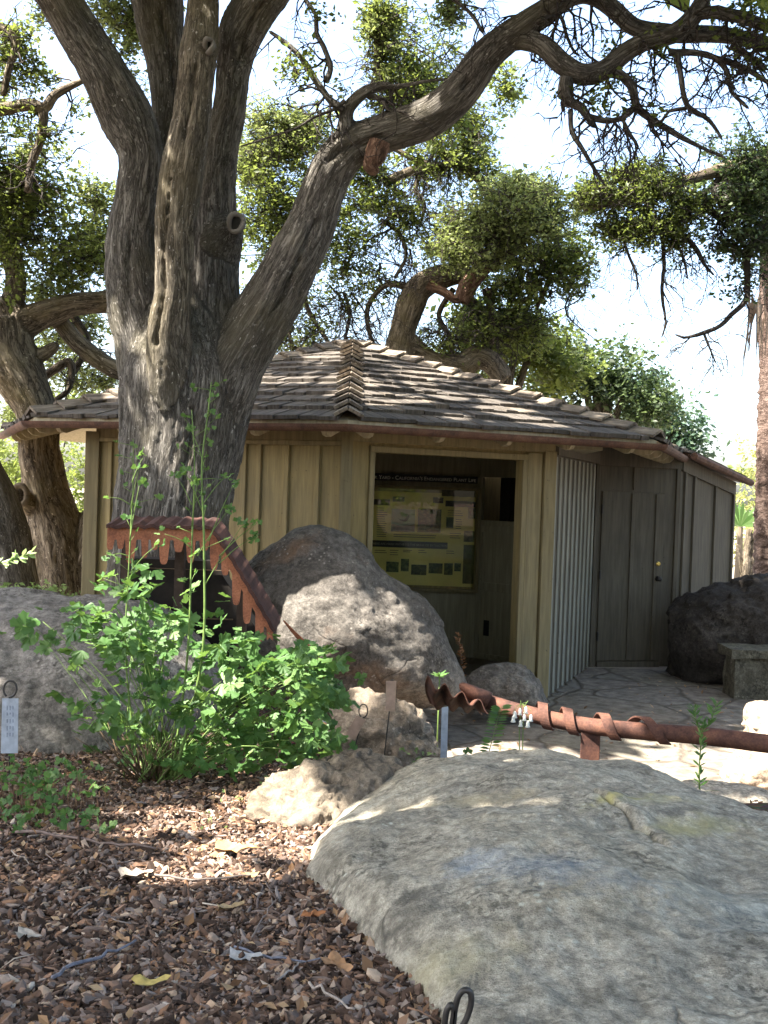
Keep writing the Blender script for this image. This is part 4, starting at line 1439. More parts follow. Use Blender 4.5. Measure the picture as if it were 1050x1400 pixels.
    leaf_mesh('crown', P, .23, M['oak_leaf'], T, seed=3, var=v, aspect=.62, up=.9, gaps=True)
    # boughs that carry the crown
    bg = []
    for s in (trunkL, S2, S3, S4):
        e = s[-1]
        for k in range(4):
            a = rng.uniform(0, 6.28)
            q = [e]
            d = np.array([math.cos(a) * .8, math.sin(a) * .8, .55])
            p = e[:3].copy(); r = e[3] * .7
            for i in range(5):
                p = p + d * .62 + rng.normal(size=3) * .15
                p[2] = max(p[2], EYE + .53 * p[1] + .3)
                r *= .72
                q.append((*p, r))
            bg.append(np.array(q))
    for q_ in bg: tubes_with_bark('bough', [q_], M['bark'], T, step=.12, seg=8)


def far_trees():
    rng = np.random.default_rng(21)
    L = limb
    # ---- left oak
    T = empty('oak_tree', W(85, 850, 12.0), 'gnarled tan trunked oak with a ring shaped knot behind the left eave', 'tree')
    Y = 12.2
    t0 = L([(92, 900, 120), (90, 830, 92), (86, 780, 84), (76, 720, 74), (62, 670, 62), (54, 620, 56), (52, 570, 56), (32, 525, 66), (12, 485, 76), (5, 440, 70)], Y)
    t1 = L([(95, 860, 80), (112, 800, 60), (125, 750, 60), (150, 700, 60), (185, 660, 40)], Y)
    l1 = L([(5, 455, 46), (35, 440, 44), (70, 426, 36), (104, 416, 32), (150, 412, 32), (220, 395, 28), (300, 370, 20)], Y)
    l2 = L([(-10, 470, 40), (12, 425, 34), (22, 385, 28), (12, 335, 30), (-5, 280, 30), (-30, 220, 24)], Y)
    l3 = L([(82, 440, 24), (105, 468, 26), (130, 488, 26), (165, 508, 26), (210, 520, 20)], Y + .2)
    l4 = L([(30, 478, 22), (55, 485, 20), (80, 470, 14)], Y)
    knot = L([(38, 690, 30, 12.0), (30, 680, 26, 11.75), (27, 677, 24, 11.65)])
    tr = fused_trunk('trunk', [t0, t1, l1, l2, l3, l4, knot], M['bark_far'], T, voxel=.03, amp=.02, lat=7, lon=1.2)
    c = W(27, 677, 11.62)
    mb = MB(); mb.tube([c + np.array([.085 * math.cos(a), 0, .11 * math.sin(a)]) for a in np.linspace(0, 6.2832, 17)], .035, 8, wob=.25)
    mb.build('knot_rim', M['bark_far'], tr, smooth=True)
    br = [L([(60, 515, 12), (95, 495, 12), (95, 530, 8), (75, 548, 8)], Y + .5), L([(100, 430, 12), (120, 470, 10), (100, 510, 8)], Y + .6),
          L([(-40, 155, 20), (0, 150, 18), (40, 143, 17), (60, 148, 16), (75, 130, 13), (92, 120, 11), (112, 111, 8)], 11.0),
          L([(60, 150, 14), (57, 185, 13), (43, 225, 12), (38, 262, 11)], 11.0), L([(-20, 30, 18), (10, 45, 14), (22, 62, 12), (12, 95, 10), (4, 130, 9)], 11.0),
          L([(40, 480, 8), (50, 520, 8), (42, 560, 6)], 13)]
    for q_ in br: tubes_with_bark('branch', [q_], M['bark_far'], T, seg=8)
    tubes_with_bark('twigs', twigs([(b, 8, .5) for b in br], rng, 1), M['twig'], T, step=.12, seg=4)
    cl = [ell(50, 270, 60, 45, 11.6), ell(60, 330, 62, 55, 11.8), ell(25, 300, 50, 60, 12), ell(110, 360, 50, 40, 12.4), ell(20, 70, 34, 50, 11.2), ell(15, 150, 40, 36, 11.2), ell(-40, 200, 70, 120, 11.5),
          ell(70, 175, 26, 24, 11), ell(-30, 330, 50, 90, 11.7), ell(40, 110, 40, 26, 11.4), ell(10, 220, 50, 40, 11.6), ell(100, 150, 20, 16, 11), ell(130, 395, 40, 24, 12.4)]
    P, v = crown_points(cl, 46000, rng, .13, 22, sparse=.07)
    leaf_mesh('crown', P, .055, M['oak_leaf'], T, seed=31, var=v)
    spray_twigs('twiglets', M['twig'], T, .006)
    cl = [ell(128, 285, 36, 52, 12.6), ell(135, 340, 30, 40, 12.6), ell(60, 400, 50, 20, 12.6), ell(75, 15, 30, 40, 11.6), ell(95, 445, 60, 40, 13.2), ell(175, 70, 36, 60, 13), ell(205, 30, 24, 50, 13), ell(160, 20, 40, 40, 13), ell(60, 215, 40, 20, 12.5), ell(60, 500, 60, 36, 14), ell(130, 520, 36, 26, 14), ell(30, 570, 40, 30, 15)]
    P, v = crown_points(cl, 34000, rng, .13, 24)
    leaf_mesh('sun_tinted_crown', P, .055, M['oak_leaf_sun_tint'], T, seed=32, var=v)
    spray_twigs('twiglets', M['twig'], T, .006)
    # ---- leaning dark trunk at the very edge
    T = empty('leaning_trunk', W(5, 850, 11.0), 'dark mossy leaning trunk at the extreme left edge beside the gnarled oak', 'tree')
    fused_trunk('trunk', [L([(20, 860, 95), (14, 800, 78), (0, 730, 78), (-18, 670, 70), (-60, 600, 66), (-140, 520, 60)], 11.0)], M['bark'], T, voxel=.04, lat=5, lon=1)
    P, v = crown_points([ell(-150, 480, 80, 80, 11.0)], 2500, rng, .15, 20)
    leaf_mesh('crown', P, .06, M['oak_leaf_dark'], T, seed=33, var=v)
    # ---- oak behind the roof, centre
    T = empty('oak_tree', W(540, 650, 17.0), 'spreading oak with a bent grey trunk rising behind the roof peak', 'tree')
    Y = 17.0
    t0 = L([(520, 700, 70), (535, 560, 50), (545, 485, 42), (552, 450, 38), (562, 415, 38), (575, 392, 38), (598, 380, 34), (625, 375, 26), (650, 378, 20)], Y)
    t0b = L([(585, 388, 16), (605, 398, 13), (625, 410, 12), (640, 402, 12)], Y - .2)
    t1 = L([(630, 412, 20), (636, 400, 26), (645, 384, 25), (662, 366, 22), (690, 346, 20), (720, 318, 16), (760, 290, 12)], Y - .3)
    t2 = L([(560, 470, 30), (590, 490, 22), (630, 500, 34), (650, 488, 32), (670, 495, 30), (690, 520, 26)], Y)
    tr = fused_trunk('trunk', [t0, t2], M['bark_far'], T, voxel=.04, amp=.02, lat=5, lon=1)
    tubes_with_bark('red_limb', [t1, t0b], M['bark_warm'], T, seg=12, step=.1)
    br = [L([(560, 395, 12), (535, 388, 9), (515, 400, 8), (502, 425, 7), (505, 455, 6), (515, 478, 4)], Y), L([(525, 250, 14), (565, 234, 14), (615, 228, 13)], Y),
          L([(560, 160, 12), (585, 190, 12), (620, 220, 14), (650, 240, 14), (672, 262, 10)], Y), L([(575, 235, 8), (568, 258, 7), (580, 280, 6), (575, 305, 4)], Y),
          L([(520, 300, 6), (545, 318, 6), (555, 350, 5), (540, 380, 5)], Y), L([(700, 330, 12), (725, 345, 9), (750, 375, 7), (735, 420, 5)], Y),
          L([(640, 400, 10), (655, 430, 8), (640, 460, 6)], Y), L([(665, 395, 14), (672, 430, 9), (672, 470, 8)], Y),
          L([(515, 40, 11), (517, 75, 11), (518, 115, 12)], 14), L([(440, 330, 8), (415, 370, 8), (420, 420, 7), (450, 470, 6)], Y), L([(410, 400, 8), (395, 440, 6), (400, 480, 5)], Y),
          L([(520, 190, 8), (560, 215, 8), (590, 225, 8)], Y), L([(470, 400, 5), (478, 430, 5), (470, 470, 4)], Y), L([(620, 395, 9), (600, 430, 7), (615, 460, 6), (618, 490, 5)], Y)]
    for q_ in br: tubes_with_bark('branch', [q_], M['bark_far'], T, seg=7)
    tubes_with_bark('twigs', twigs([(b, 12, .75) for b in br], rng, 2, -.4, 4), M['twig'], T, step=.14, seg=4)
    cl = [ell(375, 260, 50, 50, Y), ell(405, 215, 40, 40, Y), ell(345, 300, 36, 46, Y), ell(470, 290, 50, 40, Y), ell(510, 240, 36, 40, Y), ell(500, 330, 30, 36, Y), ell(430, 340, 40, 30, Y), ell(390, 300, 44, 40, Y), ell(370, 350, 36, 36, Y), ell(460, 250, 40, 40, Y), ell(480, 360, 40, 30, Y), ell(540, 290, 30, 36, Y), ell(355, 410, 30, 30, Y)]
    P, v = crown_points(cl, 40000, rng, .17, 22, sparse=.09)
    leaf_mesh('crown', P, .066, M['oak_leaf'], T, seed=41, var=v)
    spray_twigs('twiglets', M['twig'], T, .008)
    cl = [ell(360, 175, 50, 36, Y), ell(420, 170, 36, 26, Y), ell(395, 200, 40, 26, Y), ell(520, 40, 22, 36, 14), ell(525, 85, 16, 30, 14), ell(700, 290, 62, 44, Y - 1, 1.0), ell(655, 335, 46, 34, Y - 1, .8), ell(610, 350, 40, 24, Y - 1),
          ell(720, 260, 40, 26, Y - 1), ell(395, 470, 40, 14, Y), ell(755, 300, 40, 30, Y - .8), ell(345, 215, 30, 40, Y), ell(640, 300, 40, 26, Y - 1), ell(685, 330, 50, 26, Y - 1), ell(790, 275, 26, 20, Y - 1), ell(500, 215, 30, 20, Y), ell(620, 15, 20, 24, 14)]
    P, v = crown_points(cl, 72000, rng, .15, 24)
    leaf_mesh('sun_tinted_crown', P, .06, M['oak_leaf_sun_tint'], T, seed=42, var=v)
    spray_twigs('twiglets', M['twig'], T, .008)
    cl = [ell(750, 365, 60, 44, Y), ell(700, 385, 50, 40, Y), ell(680, 430, 50, 40, Y + .5), ell(715, 450, 40, 40, Y + .5), ell(600, 210, 56, 50, Y), ell(640, 170, 40, 40, Y), ell(655, 235, 32, 32, Y), ell(780, 380, 30, 26, Y), ell(690, 125, 16, 40, Y), ell(560, 120, 40, 46, 14), ell(530, 150, 24, 24, 14), ell(600, 150, 36, 36, 15), ell(770, 340, 44, 30, Y), ell(660, 440, 40, 30, Y), ell(620, 330, 36, 24, Y), ell(520, 20, 30, 26, 14)]
    P, v = crown_points(cl, 46000, rng, .15, 22, sparse=.06)
    leaf_mesh('crown', P, .072, M['oak_leaf'], T, seed=43, var=v)
    spray_twigs('twiglets', M['twig'], T, .008)
    cl = [ell(440, 420, 56, 40, Y), ell(500, 390, 50, 40, Y), ell(560, 300, 40, 50, Y), ell(590, 120, 60, 70, 15), ell(560, 60, 50, 50, 15), ell(620, 300, 30, 40, Y), ell(580, 460, 40, 26, Y), ell(430, 460, 40, 24, Y), ell(630, 460, 36, 36, Y)]
    P, v = crown_points(cl, 13000, rng, .16, 12, shell=0, sparse=.1)
    leaf_mesh('thin_foliage', P, .065, M['oak_leaf'], T, seed=44, var=v)
    spray_twigs('twiglets', M['twig'], T, .008)
    st = [np.array([(*W(x, y, Y), .02), (*W(x + rng.normal() * 30, y + 30, Y), .012), (*W(x + rng.normal() * 40, y + 70, Y), .006)]) for x, y in
          ((560, 60), (590, 90), (620, 120), (575, 130), (640, 150), (600, 160), (540, 310), (560, 340), (520, 360), (450, 390), (480, 400), (430, 430), (600, 290), (560, 100), (610, 60), (780, 400), (800, 380))]
    tubes_with_bark('twigs', st + twigs([(s, 14, .8) for s in st], rng, 2, -.2, 4), M['twig'], T, step=.14, seg=4)
    # ---- bough reaching in from the right, middle distance
    T = empty('oak_tree', W(1400, 700, 14.0), 'oak whose hanging leafy boughs reach in at the right edge of the sky', 'tree')
    Y = 13.5
    t0 = L([(1400, 900, 120), (1380, 500, 90), (1300, 260, 60), (1180, 200, 40), (1060, 215, 26), (960, 240, 16), (880, 265, 12), (800, 285, 9)], Y)
    tubes_with_bark('trunk', [t0], M['bark_far'], T, seg=12, step=.1)
    br = [L([(1060, 300, 14), (1025, 340, 10), (1022, 385, 9), (1020, 410, 8), (1000, 430, 7), (985, 445, 6), (962, 455, 6), (935, 462, 4), (925, 458, 3)], Y), L([(960, 260, 8), (975, 290, 8), (1000, 300, 7)], Y), L([(985, 240, 8), (975, 260, 8), (990, 285, 8), (1005, 300, 6)], Y),
          L([(905, 320, 5), (908, 360, 5), (905, 400, 5), (910, 440, 3), (905, 460, 2)], Y), L([(850, 320, 4), (858, 345, 4), (870, 375, 3), (872, 395, 2)], Y), L([(935, 320, 7), (955, 345, 7), (962, 360, 5), (975, 375, 3)], Y), L([(920, 320, 4), (935, 355, 4), (940, 380, 2)], Y), L([(962, 455, 4), (970, 475, 3), (978, 495, 2)], Y)]
    for q_ in br: tubes_with_bark('branch', [q_], M['twig'], T, seg=7, step=.08, jitter=.12)
    tubes_with_bark('twigs', twigs([(b, 9, .5) for b in br], rng, 2, -.6, 4), M['twig'], T, step=.12, seg=4)
    cl = [ell(845, 275, 44, 34, Y), ell(900, 262, 40, 34, Y), ell(800, 268, 26, 22, Y), ell(935, 290, 30, 32, Y), ell(880, 312, 44, 26, Y), ell(830, 310, 26, 22, Y), ell(775, 262, 18, 14, Y), ell(860, 240, 26, 14, Y), ell(925, 330, 18, 14, Y)]
    P, v = crown_points(cl, 36000, rng, .13, 18, shell=0, sparse=.03)
    leaf_mesh('crown', P, .05, M['oak_leaf'], T, seed=51, var=v)
    spray_twigs('twiglets', M['twig'], T, .006)
    cl = [ell(1010, 215, 52, 55, Y), ell(1030, 280, 60, 60, Y), ell(1000, 330, 40, 40, Y), ell(1050, 350, 40, 60, Y), ell(1080, 250, 60, 90, Y), ell(1000, 270, 40, 50, Y), ell(1025, 390, 20, 30, Y)]
    P, v = crown_points(cl, 30000, rng, .13, 22)
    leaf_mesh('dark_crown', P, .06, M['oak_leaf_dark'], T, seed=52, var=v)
    spray_twigs('twiglets', M['twig'], T, .006)
    cl = []  # unseen leaves right of the frame, added to block sky light
    for i in range(26):
        yy = rng.uniform(4.5, 15); xx = max(.46 * yy + 2.2, 4.2) + rng.uniform(0, 3.4)
        cl.append((xx, yy, rng.uniform(2.6, 8.5), 1.5, 1.4, 1.1))
    P, v = crown_points(cl, 34000, rng, .3, 22, shell=0, sparse=-.3)
    leaf_mesh('sky_blocking_crown', P, .15, M['oak_leaf'], T, seed=53, var=v)
    # ---- bushy evergreens behind the roof on the right
    for i, (cl, n, m, lab, base) in enumerate((
            ([ell(720, 480, 70, 44, 19), ell(680, 455, 56, 40, 19), ell(640, 490, 50, 30, 18), ell(760, 500, 50, 40, 19), ell(640, 445, 30, 30, 18)], 22000, 'oak_leaf', 'mid green bushy tree rising over the roof right of the bent oak trunk', (720, 700, 19)),
            ([ell(800, 510, 56, 40, 20), ell(850, 520, 50, 52, 20), ell(770, 520, 50, 40, 20), ell(880, 560, 40, 50, 20)], 18000, 'oak_leaf_dark', 'dark green rounded tree behind the right slope of the roof', (830, 700, 20)),
            ([ell(900, 570, 44, 50, 22), ell(930, 590, 38, 40, 22), ell(880, 540, 40, 40, 22), ell(945, 615, 24, 24, 22)], 12000, 'oak_leaf_teal', 'bluish green tree at the far right end of the roof', (920, 750, 22)))):
        T = empty('bushy_tree', (*W(*base)[:2], 0), lab, 'tree')
        P, v = crown_points(cl, n, rng, .22, 24, shell=0)
        leaf_mesh('crown', P, .10, M[m], T, seed=60 + i, var=v)
        c = np.array(cl)[:, :3].mean(0)
        bs = np.array([c[0], c[1], 0])
        sk = [np.array([(*bs, .2), (*(bs * .4 + c * .6 + np.array([.1, 0, 0])), .14), (*c, .05)])] + [np.array([(*(bs * .4 + c * .6), .1), (*((c + np.array(q[:3])) / 2), .06), (*q[:3], .02)]) for q in cl]
        tubes_with_bark('trunk', sk, M['bark_far'], T, seg=7, step=.2)
    # ---- hedge and distance
    for i, (cl, n, m, lab, base) in enumerate((
            ([ell(95, 640, 50, 70, 19), ell(20, 640, 60, 60, 20), ell(110, 720, 40, 60, 19), ell(-60, 650, 60, 90, 20), ell(20, 760, 60, 60, 20), ell(100, 560, 40, 40, 21)], 16000, 'oak_leaf', 'leafy green shrub glimpsed below the left eave', (60, 800, 19)),
            ([ell(1030, 690, 60, 60, 26), ell(1080, 720, 80, 70, 27), ell(1020, 745, 40, 30, 24), ell(1040, 640, 24, 50, 26)], 8000, 'yellow_leaf', 'pale yellow green shrub lit by the sun beyond the wing wall', (1050, 800, 26)),
            )):
        T = empty('shrub', (*W(*base)[:2], 0), lab, 'shrub')
        P, v = crown_points(cl, n, rng, .25, 24, shell=0)
        leaf_mesh('foliage', P, .10, M[m], T, seed=70 + i, var=v)
        c = np.array(cl)[:, :3].mean(0); bs = np.array([c[0], c[1], 0])
        tubes_with_bark('stems', [np.array([(*(bs + rng.normal(size=3) * [.3, .3, 0]), .05), (*((bs + np.array(q[:3])) / 2), .03), (*q[:3], .01)]) for q in cl], M['twig'], T, seg=6, step=.3)
    T = empty('shrub', (*W(60, 830, 10.6)[:2], 0), 'low yellowish herbs growing at the foot of the gnarled oak', 'plant')
    cl = [ell(30, 815, 30, 12, 9.5), ell(70, 815, 26, 14, 9.5), ell(10, 815, 20, 16, 9.5), ell(110, 822, 16, 8, 9.5)]
    P, v = crown_points(cl, 1600, rng, .06, 10, shell=0)
    leaf_mesh('foliage', P, .04, M['herb_pale'], T, seed=77, var=v)
    # distant band of trees closes the horizon
    cl = []
    for a in np.linspace(-1.0, 1.0, 40):
        r = 60
        cl.append((math.sin(a) * r, math.cos(a) * r, 1.6 + rng.uniform(-.2, .8), 2.4, 1.5, 2.0 + rng.uniform(0, .8)))
    P, v = crown_points(cl, 26000, rng, .6, 20, shell=0)
    o = leaf_mesh('distant_trees', P, .35, M['oak_leaf'], None, seed=80, var=v)
    tag(o, 'far line of low trees closing the horizon behind the kiosk', 'trees', kind='stuff')


def rear_trees():  # unseen oaks, added to dim sky light from behind and reflect in glass
    rng = np.random.default_rng(91)
    for k, (x, y, h, lab) in enumerate(((-5.5, -9, 9.5, 'unseen leafy oak behind the viewer on the left'), (2.0, -11, 10.5, 'tallest unseen leafy oak straight behind the viewer'), (9.0, -7, 9.0, 'unseen leafy oak behind the viewer on the right'))):
        T = empty('oak_tree', (x, y, 0), lab, 'tree')
        cl = []
        for i in range(16):
            a = rng.uniform(0, 6.28); r = rng.uniform(0, 3.2); z = rng.uniform(1.6, h - 1)
            cl.append((x + math.cos(a) * r, y + math.sin(a) * r * .7, z, 1.7, 1.5, 1.3))
        P, v = crown_points(cl, 14000, rng, .35, 22, shell=0, sparse=-.3)
        leaf_mesh('crown', P, .20, M['oak_leaf'], T, seed=95 + k, var=v, gaps=False)
        tubes_with_bark('trunk', [np.array([(x, y, 0, .35), (x + .1, y, 2.2, .26), (x, y + .1, h * .6, .12)])], M['bark_far'], T, seg=10, step=.2)


def palm():
    T = empty('palm_tree', W(1050, 800, 17), 'tall reddish palm trunk with a hanging dead skirt at the right edge', 'palm')
    Y = 17
    t = limb([(1058, 860, 54), (1054, 790, 46), (1054, 700, 42), (1056, 600, 40), (1058, 500, 38), (1058, 420, 38), (1058, 330, 34), (1060, 250, 30)], Y)
    tubes_with_bark('trunk', [t], M['palm_bark'], T, seg=18, step=.05, jitter=.10)
    rng = np.random.default_rng(5)
    V, F = [], []
    for i in range(90):
        x = 1058 + rng.uniform(-34, 34)
        p = W(x, rng.uniform(395, 430), Y + rng.uniform(-.35, .35)); q = p + np.array([rng.normal() * .06, rng.normal() * .06, -rng.uniform(.5, 1.1)])
        w = np.array([.02, .01, 0])
        n = len(V); V += [p - w, p + w, q + w * .3, q - w * .3]; F.append((n, n + 1, n + 2, n + 3))
    me = bpy.data.meshes.new('skirt'); me.from_pydata([tuple(v) for v in V], [], F)
    link('skirt', me, mat_plain('dead_fronds', (.22, .17, .12), .9), T)
    mb = MB()
    c = W(1060, 245, Y)
    for i in range(26):
        a = i * 2.4; d = np.array([math.cos(a), math.sin(a), 0])
        pts = [c + d * s * 1.6 + np.array([0, 0, 1.1 * s - 1.3 * s * s + rng.uniform(-.1, .1)]) for s in (0, .35, .7, 1.0)]
        sd = np.cross(d, (0, 0, 1)) * .16
        Vv = [p + sd * w for p, w in zip(pts, (.1, 1, .8, .05))] + [p - sd * w for p, w in zip(pts, (.1, 1, .8, .05))]
        mb.add(Vv, [(j, j + 1, 5 + j, 4 + j) for j in range(3)], rng.uniform(0, .8))
    mb.build('fronds', M['oak_leaf_dark'], T)
    # young fan palm and dead stump beyond
    T = empty('fan_palm', (*W(1015, 760, 21)[:2], 0), 'young bright green fan palm beyond the wing wall', 'palm')
    mb = MB(); c = W(1012, 720, 21)
    for i in range(9):
        a = math.pi * (i + .5) / 9
        for j in range(2):
            d = np.array([math.cos(a), (j - .5) * .5, math.sin(a)]); L_ = rng.uniform(.4, .62)
            s = np.array([-d[2], 0, d[0]]) * .045
            mb.add([c, c + d * L_ * .6 + s, c + d * L_, c + d * L_ * .6 - s], [(0, 1, 2), (0, 2, 3)], rng.uniform(.5, 1))
    mb.build('fronds', M['herb'], T)
    mb = MB(); mb.tube([(c[0], c[1], 0), c], [.10, .06], 8); mb.build('trunk', M['bark_far'], T)
    T = empty('dead_stump', (*W(1022, 780, 19)[:2], 0), 'split grey dead stump standing left of the palm trunk', 'stump')
    s = [limb([(1020, 810, 16), (1021, 760, 13), (1024, 724, 8)], 19), limb([(1018, 800, 9), (1012, 765, 7), (1008, 745, 4)], 19), limb([(1024, 800, 9), (1028, 760, 8), (1030, 730, 5)], 19)]
    tubes_with_bark('trunk', s, M['bark_far'], T, seg=8, step=.08, jitter=.3)


# ------------------------------------------------------------------ rusty sculpture, awning, bench, tags
def awning():
    Y = 6.3
    A = empty('rusty_awning', W(250, 900, Y), 'rusty steel awning with dripping edges over a dark interpretive case by the oak trunk', 'awning')
    prof = [(148, 721), (200, 721), (289, 723), (312, 757), (345, 812), (374, 862)]
    P = np.array([W(x, y, Y) for x, y in prof])
    dep = .24
    mb = MB()
    cs = spline(P[:3], step=.03); cs2 = spline(P[2:], step=.03)
    line = np.vstack([cs, cs2[1:]])
    s = np.concatenate([[0], np.cumsum(np.linalg.norm(np.diff(line, axis=0), axis=1))])
    T = np.gradient(line, axis=0); T /= np.linalg.norm(T, axis=1)[:, None]
    Nn = np.stack([-T[:, 2], 0 * s, T[:, 0]], 1)
    wav = np.where(s < .62, .008, .003) * np.sin(s * 2 * math.pi / .085)
    top = line + Nn * (wav + .022)[:, None]; bot = line + Nn * (wav - .0)[:, None]
    V, F = [], []
    n = len(line)
    bk = np.array([0, dep, .04])
    fr = np.array([0, -.05, -.004])
    V = list(top + fr) + list(bot + fr) + list(top + bk) + list(bot + bk)
    for i in range(n - 1):
        F += [(i, i + 1, 2 * n + i + 1, 2 * n + i), (n + i + 1, n + i, 3 * n + i, 3 * n + i + 1), (n + i, n + i + 1, i + 1, i), (2 * n + i, 2 * n + i + 1, 3 * n + i + 1, 3 * n + i)]
    F += [(0, 2 * n, 3 * n, n), (n - 1, 2 * n - 1, 4 * n - 1, 3 * n - 1)]
    mb.add(V, F); mb.build('roof_sheet', M['rust_dark'], A, recalc=True)
    # dripping fringe
    rng = random.Random(4)
    fl = spline(line, n=6)
    sf = np.concatenate([[0], np.cumsum(np.linalg.norm(np.diff(fl, axis=0), axis=1))])
    total = sf[-1]
    length = np.full(len(sf), .075)
    x = .02
    while x < total:
        w = rng.uniform(.020, .032) * (1.7 if x > .62 else 1); L = rng.uniform(.05, .17) * (1.25 if x > .62 else 1)
        prf = np.clip(1 - ((sf - x) / w) ** 4, 0, 1) ** .5
        zl = np.interp(x, sf, fl[:, 2])
        lo_ = .075 + L * prf + (np.maximum(fl[:, 2] - zl, -.06) if x > .62 else 0)
        length = np.maximum(length, np.where(prf > .02, lo_, 0))
        x += w * 2 + rng.uniform(.010, .03) * (1.6 if x > .62 else 1)
    length *= np.clip((total - sf) / .12, .35, 1)
    dn = np.array([0, 0, -1.0])
    diag = np.where(sf > s[len(cs) - 1], 1.0, 0)[:, None]
    vec = dn[None] * length[:, None]
    up = fl + np.array([0, -.02, 0]); lo = up + vec
    thk = np.array([0, .006, 0])
    m = len(fl)
    V = list(up) + list(lo) + list(up + thk) + list(lo + thk); F = []
    for i in range(m - 1):
        F += [(m + i, m + i + 1, i + 1, i), (2 * m + i, 2 * m + i + 1, 3 * m + i + 1, 3 * m + i), (m + i + 1, m + i, 3 * m + i, 3 * m + i + 1)]
    mb = MB(); mb.add(V, F); mb.build('drip_fringe', M['rust_orange'], A, recalc=True)
    # posts and a near-black case, the awning's inner shade put into its colour
    mb = MB()
    for px in (170, 243, 330):
        q = W(px, 840, Y + .3); zt = W(px, 735 if px < 300 else 800, Y)[2]
        mb.box((q[0] - .03, q[1], .4), (.06, 0, 0), (0, .06, 0), (0, 0, zt - .4))
    mb.build('post', mat_plain('brown_post', (.055, .038, .028), .9), A)
    mb = MB()
    a, b = W(165, 760, Y + .45), W(335, 1000, Y + .45)
    z1, z0 = W(230, 765, Y + .45)[2], .4
    q = W(292, 760, Y + .45)[0]; q2 = W(352, 860, Y + .45)[0]
    za = W(350, 862, Y + .45)[2]
    poly = [(a[0], z0), (q2, z0), (q2, za), (q, z1), (a[0], z1)]
    V = [(x_, a[1], z_) for x_, z_ in poly] + [(x_, a[1] + .2, z_) for x_, z_ in poly]
    mb.add(V, [(0, 1, 2, 3, 4), (9, 8, 7, 6, 5)] + [(i, (i + 1) % 5, 5 + (i + 1) % 5, 5 + i) for i in range(5)])
    mb.build('case', mat_plain('case_shade', (.018, .014, .011), .85), A, recalc=True)
    mb = MB()
    for y0, y1 in ((776, 781), (842, 848)):
        p, r = W(190, y0, Y + .42), W(318, y1, Y + .42)
        mb.box((p[0], p[1], r[2]), (r[0] - p[0], 0, 0), (0, .02, 0), (0, 0, p[2] - r[2]))
    mb.build('rail', mat_plain('brown_rail', (.12, .085, .05), .85), A)


def curved_strip(mb, pts, width, th, wdir):
    """flat bent strip along pts"""
    pts = np.asarray(pts); n = len(pts)
    wdir = np.asarray(wdir, dtype=float)
    if wdir.ndim == 1: wdir = np.tile(wdir / np.linalg.norm(wdir), (n, 1))
    T = np.gradient(pts, axis=0); T /= np.linalg.norm(T, axis=1)[:, None]
    Nn = np.cross(T, wdir); Nn /= np.linalg.norm(Nn, axis=1)[:, None]
    w = np.broadcast_to(np.asarray(width, float), (n,))[:, None]
    a, b = pts - wdir * w / 2, pts + wdir * w / 2
    V = list(a) + list(b) + list(a + Nn * th) + list(b + Nn * th); F = []
    for i in range(n - 1):
        F += [(i, i + 1, n + i + 1, n + i), (2 * n + i + 1, 2 * n + i, 3 * n + i, 3 * n + i + 1), (i + 1, i, 2 * n + i, 2 * n + i + 1), (n + i, n + i + 1, 3 * n + i + 1, 3 * n + i)]
    F += [(0, n, 3 * n, 2 * n), (n - 1, 3 * n - 1, 4 * n - 1, 2 * n - 1)]
    mb.add(V, F)


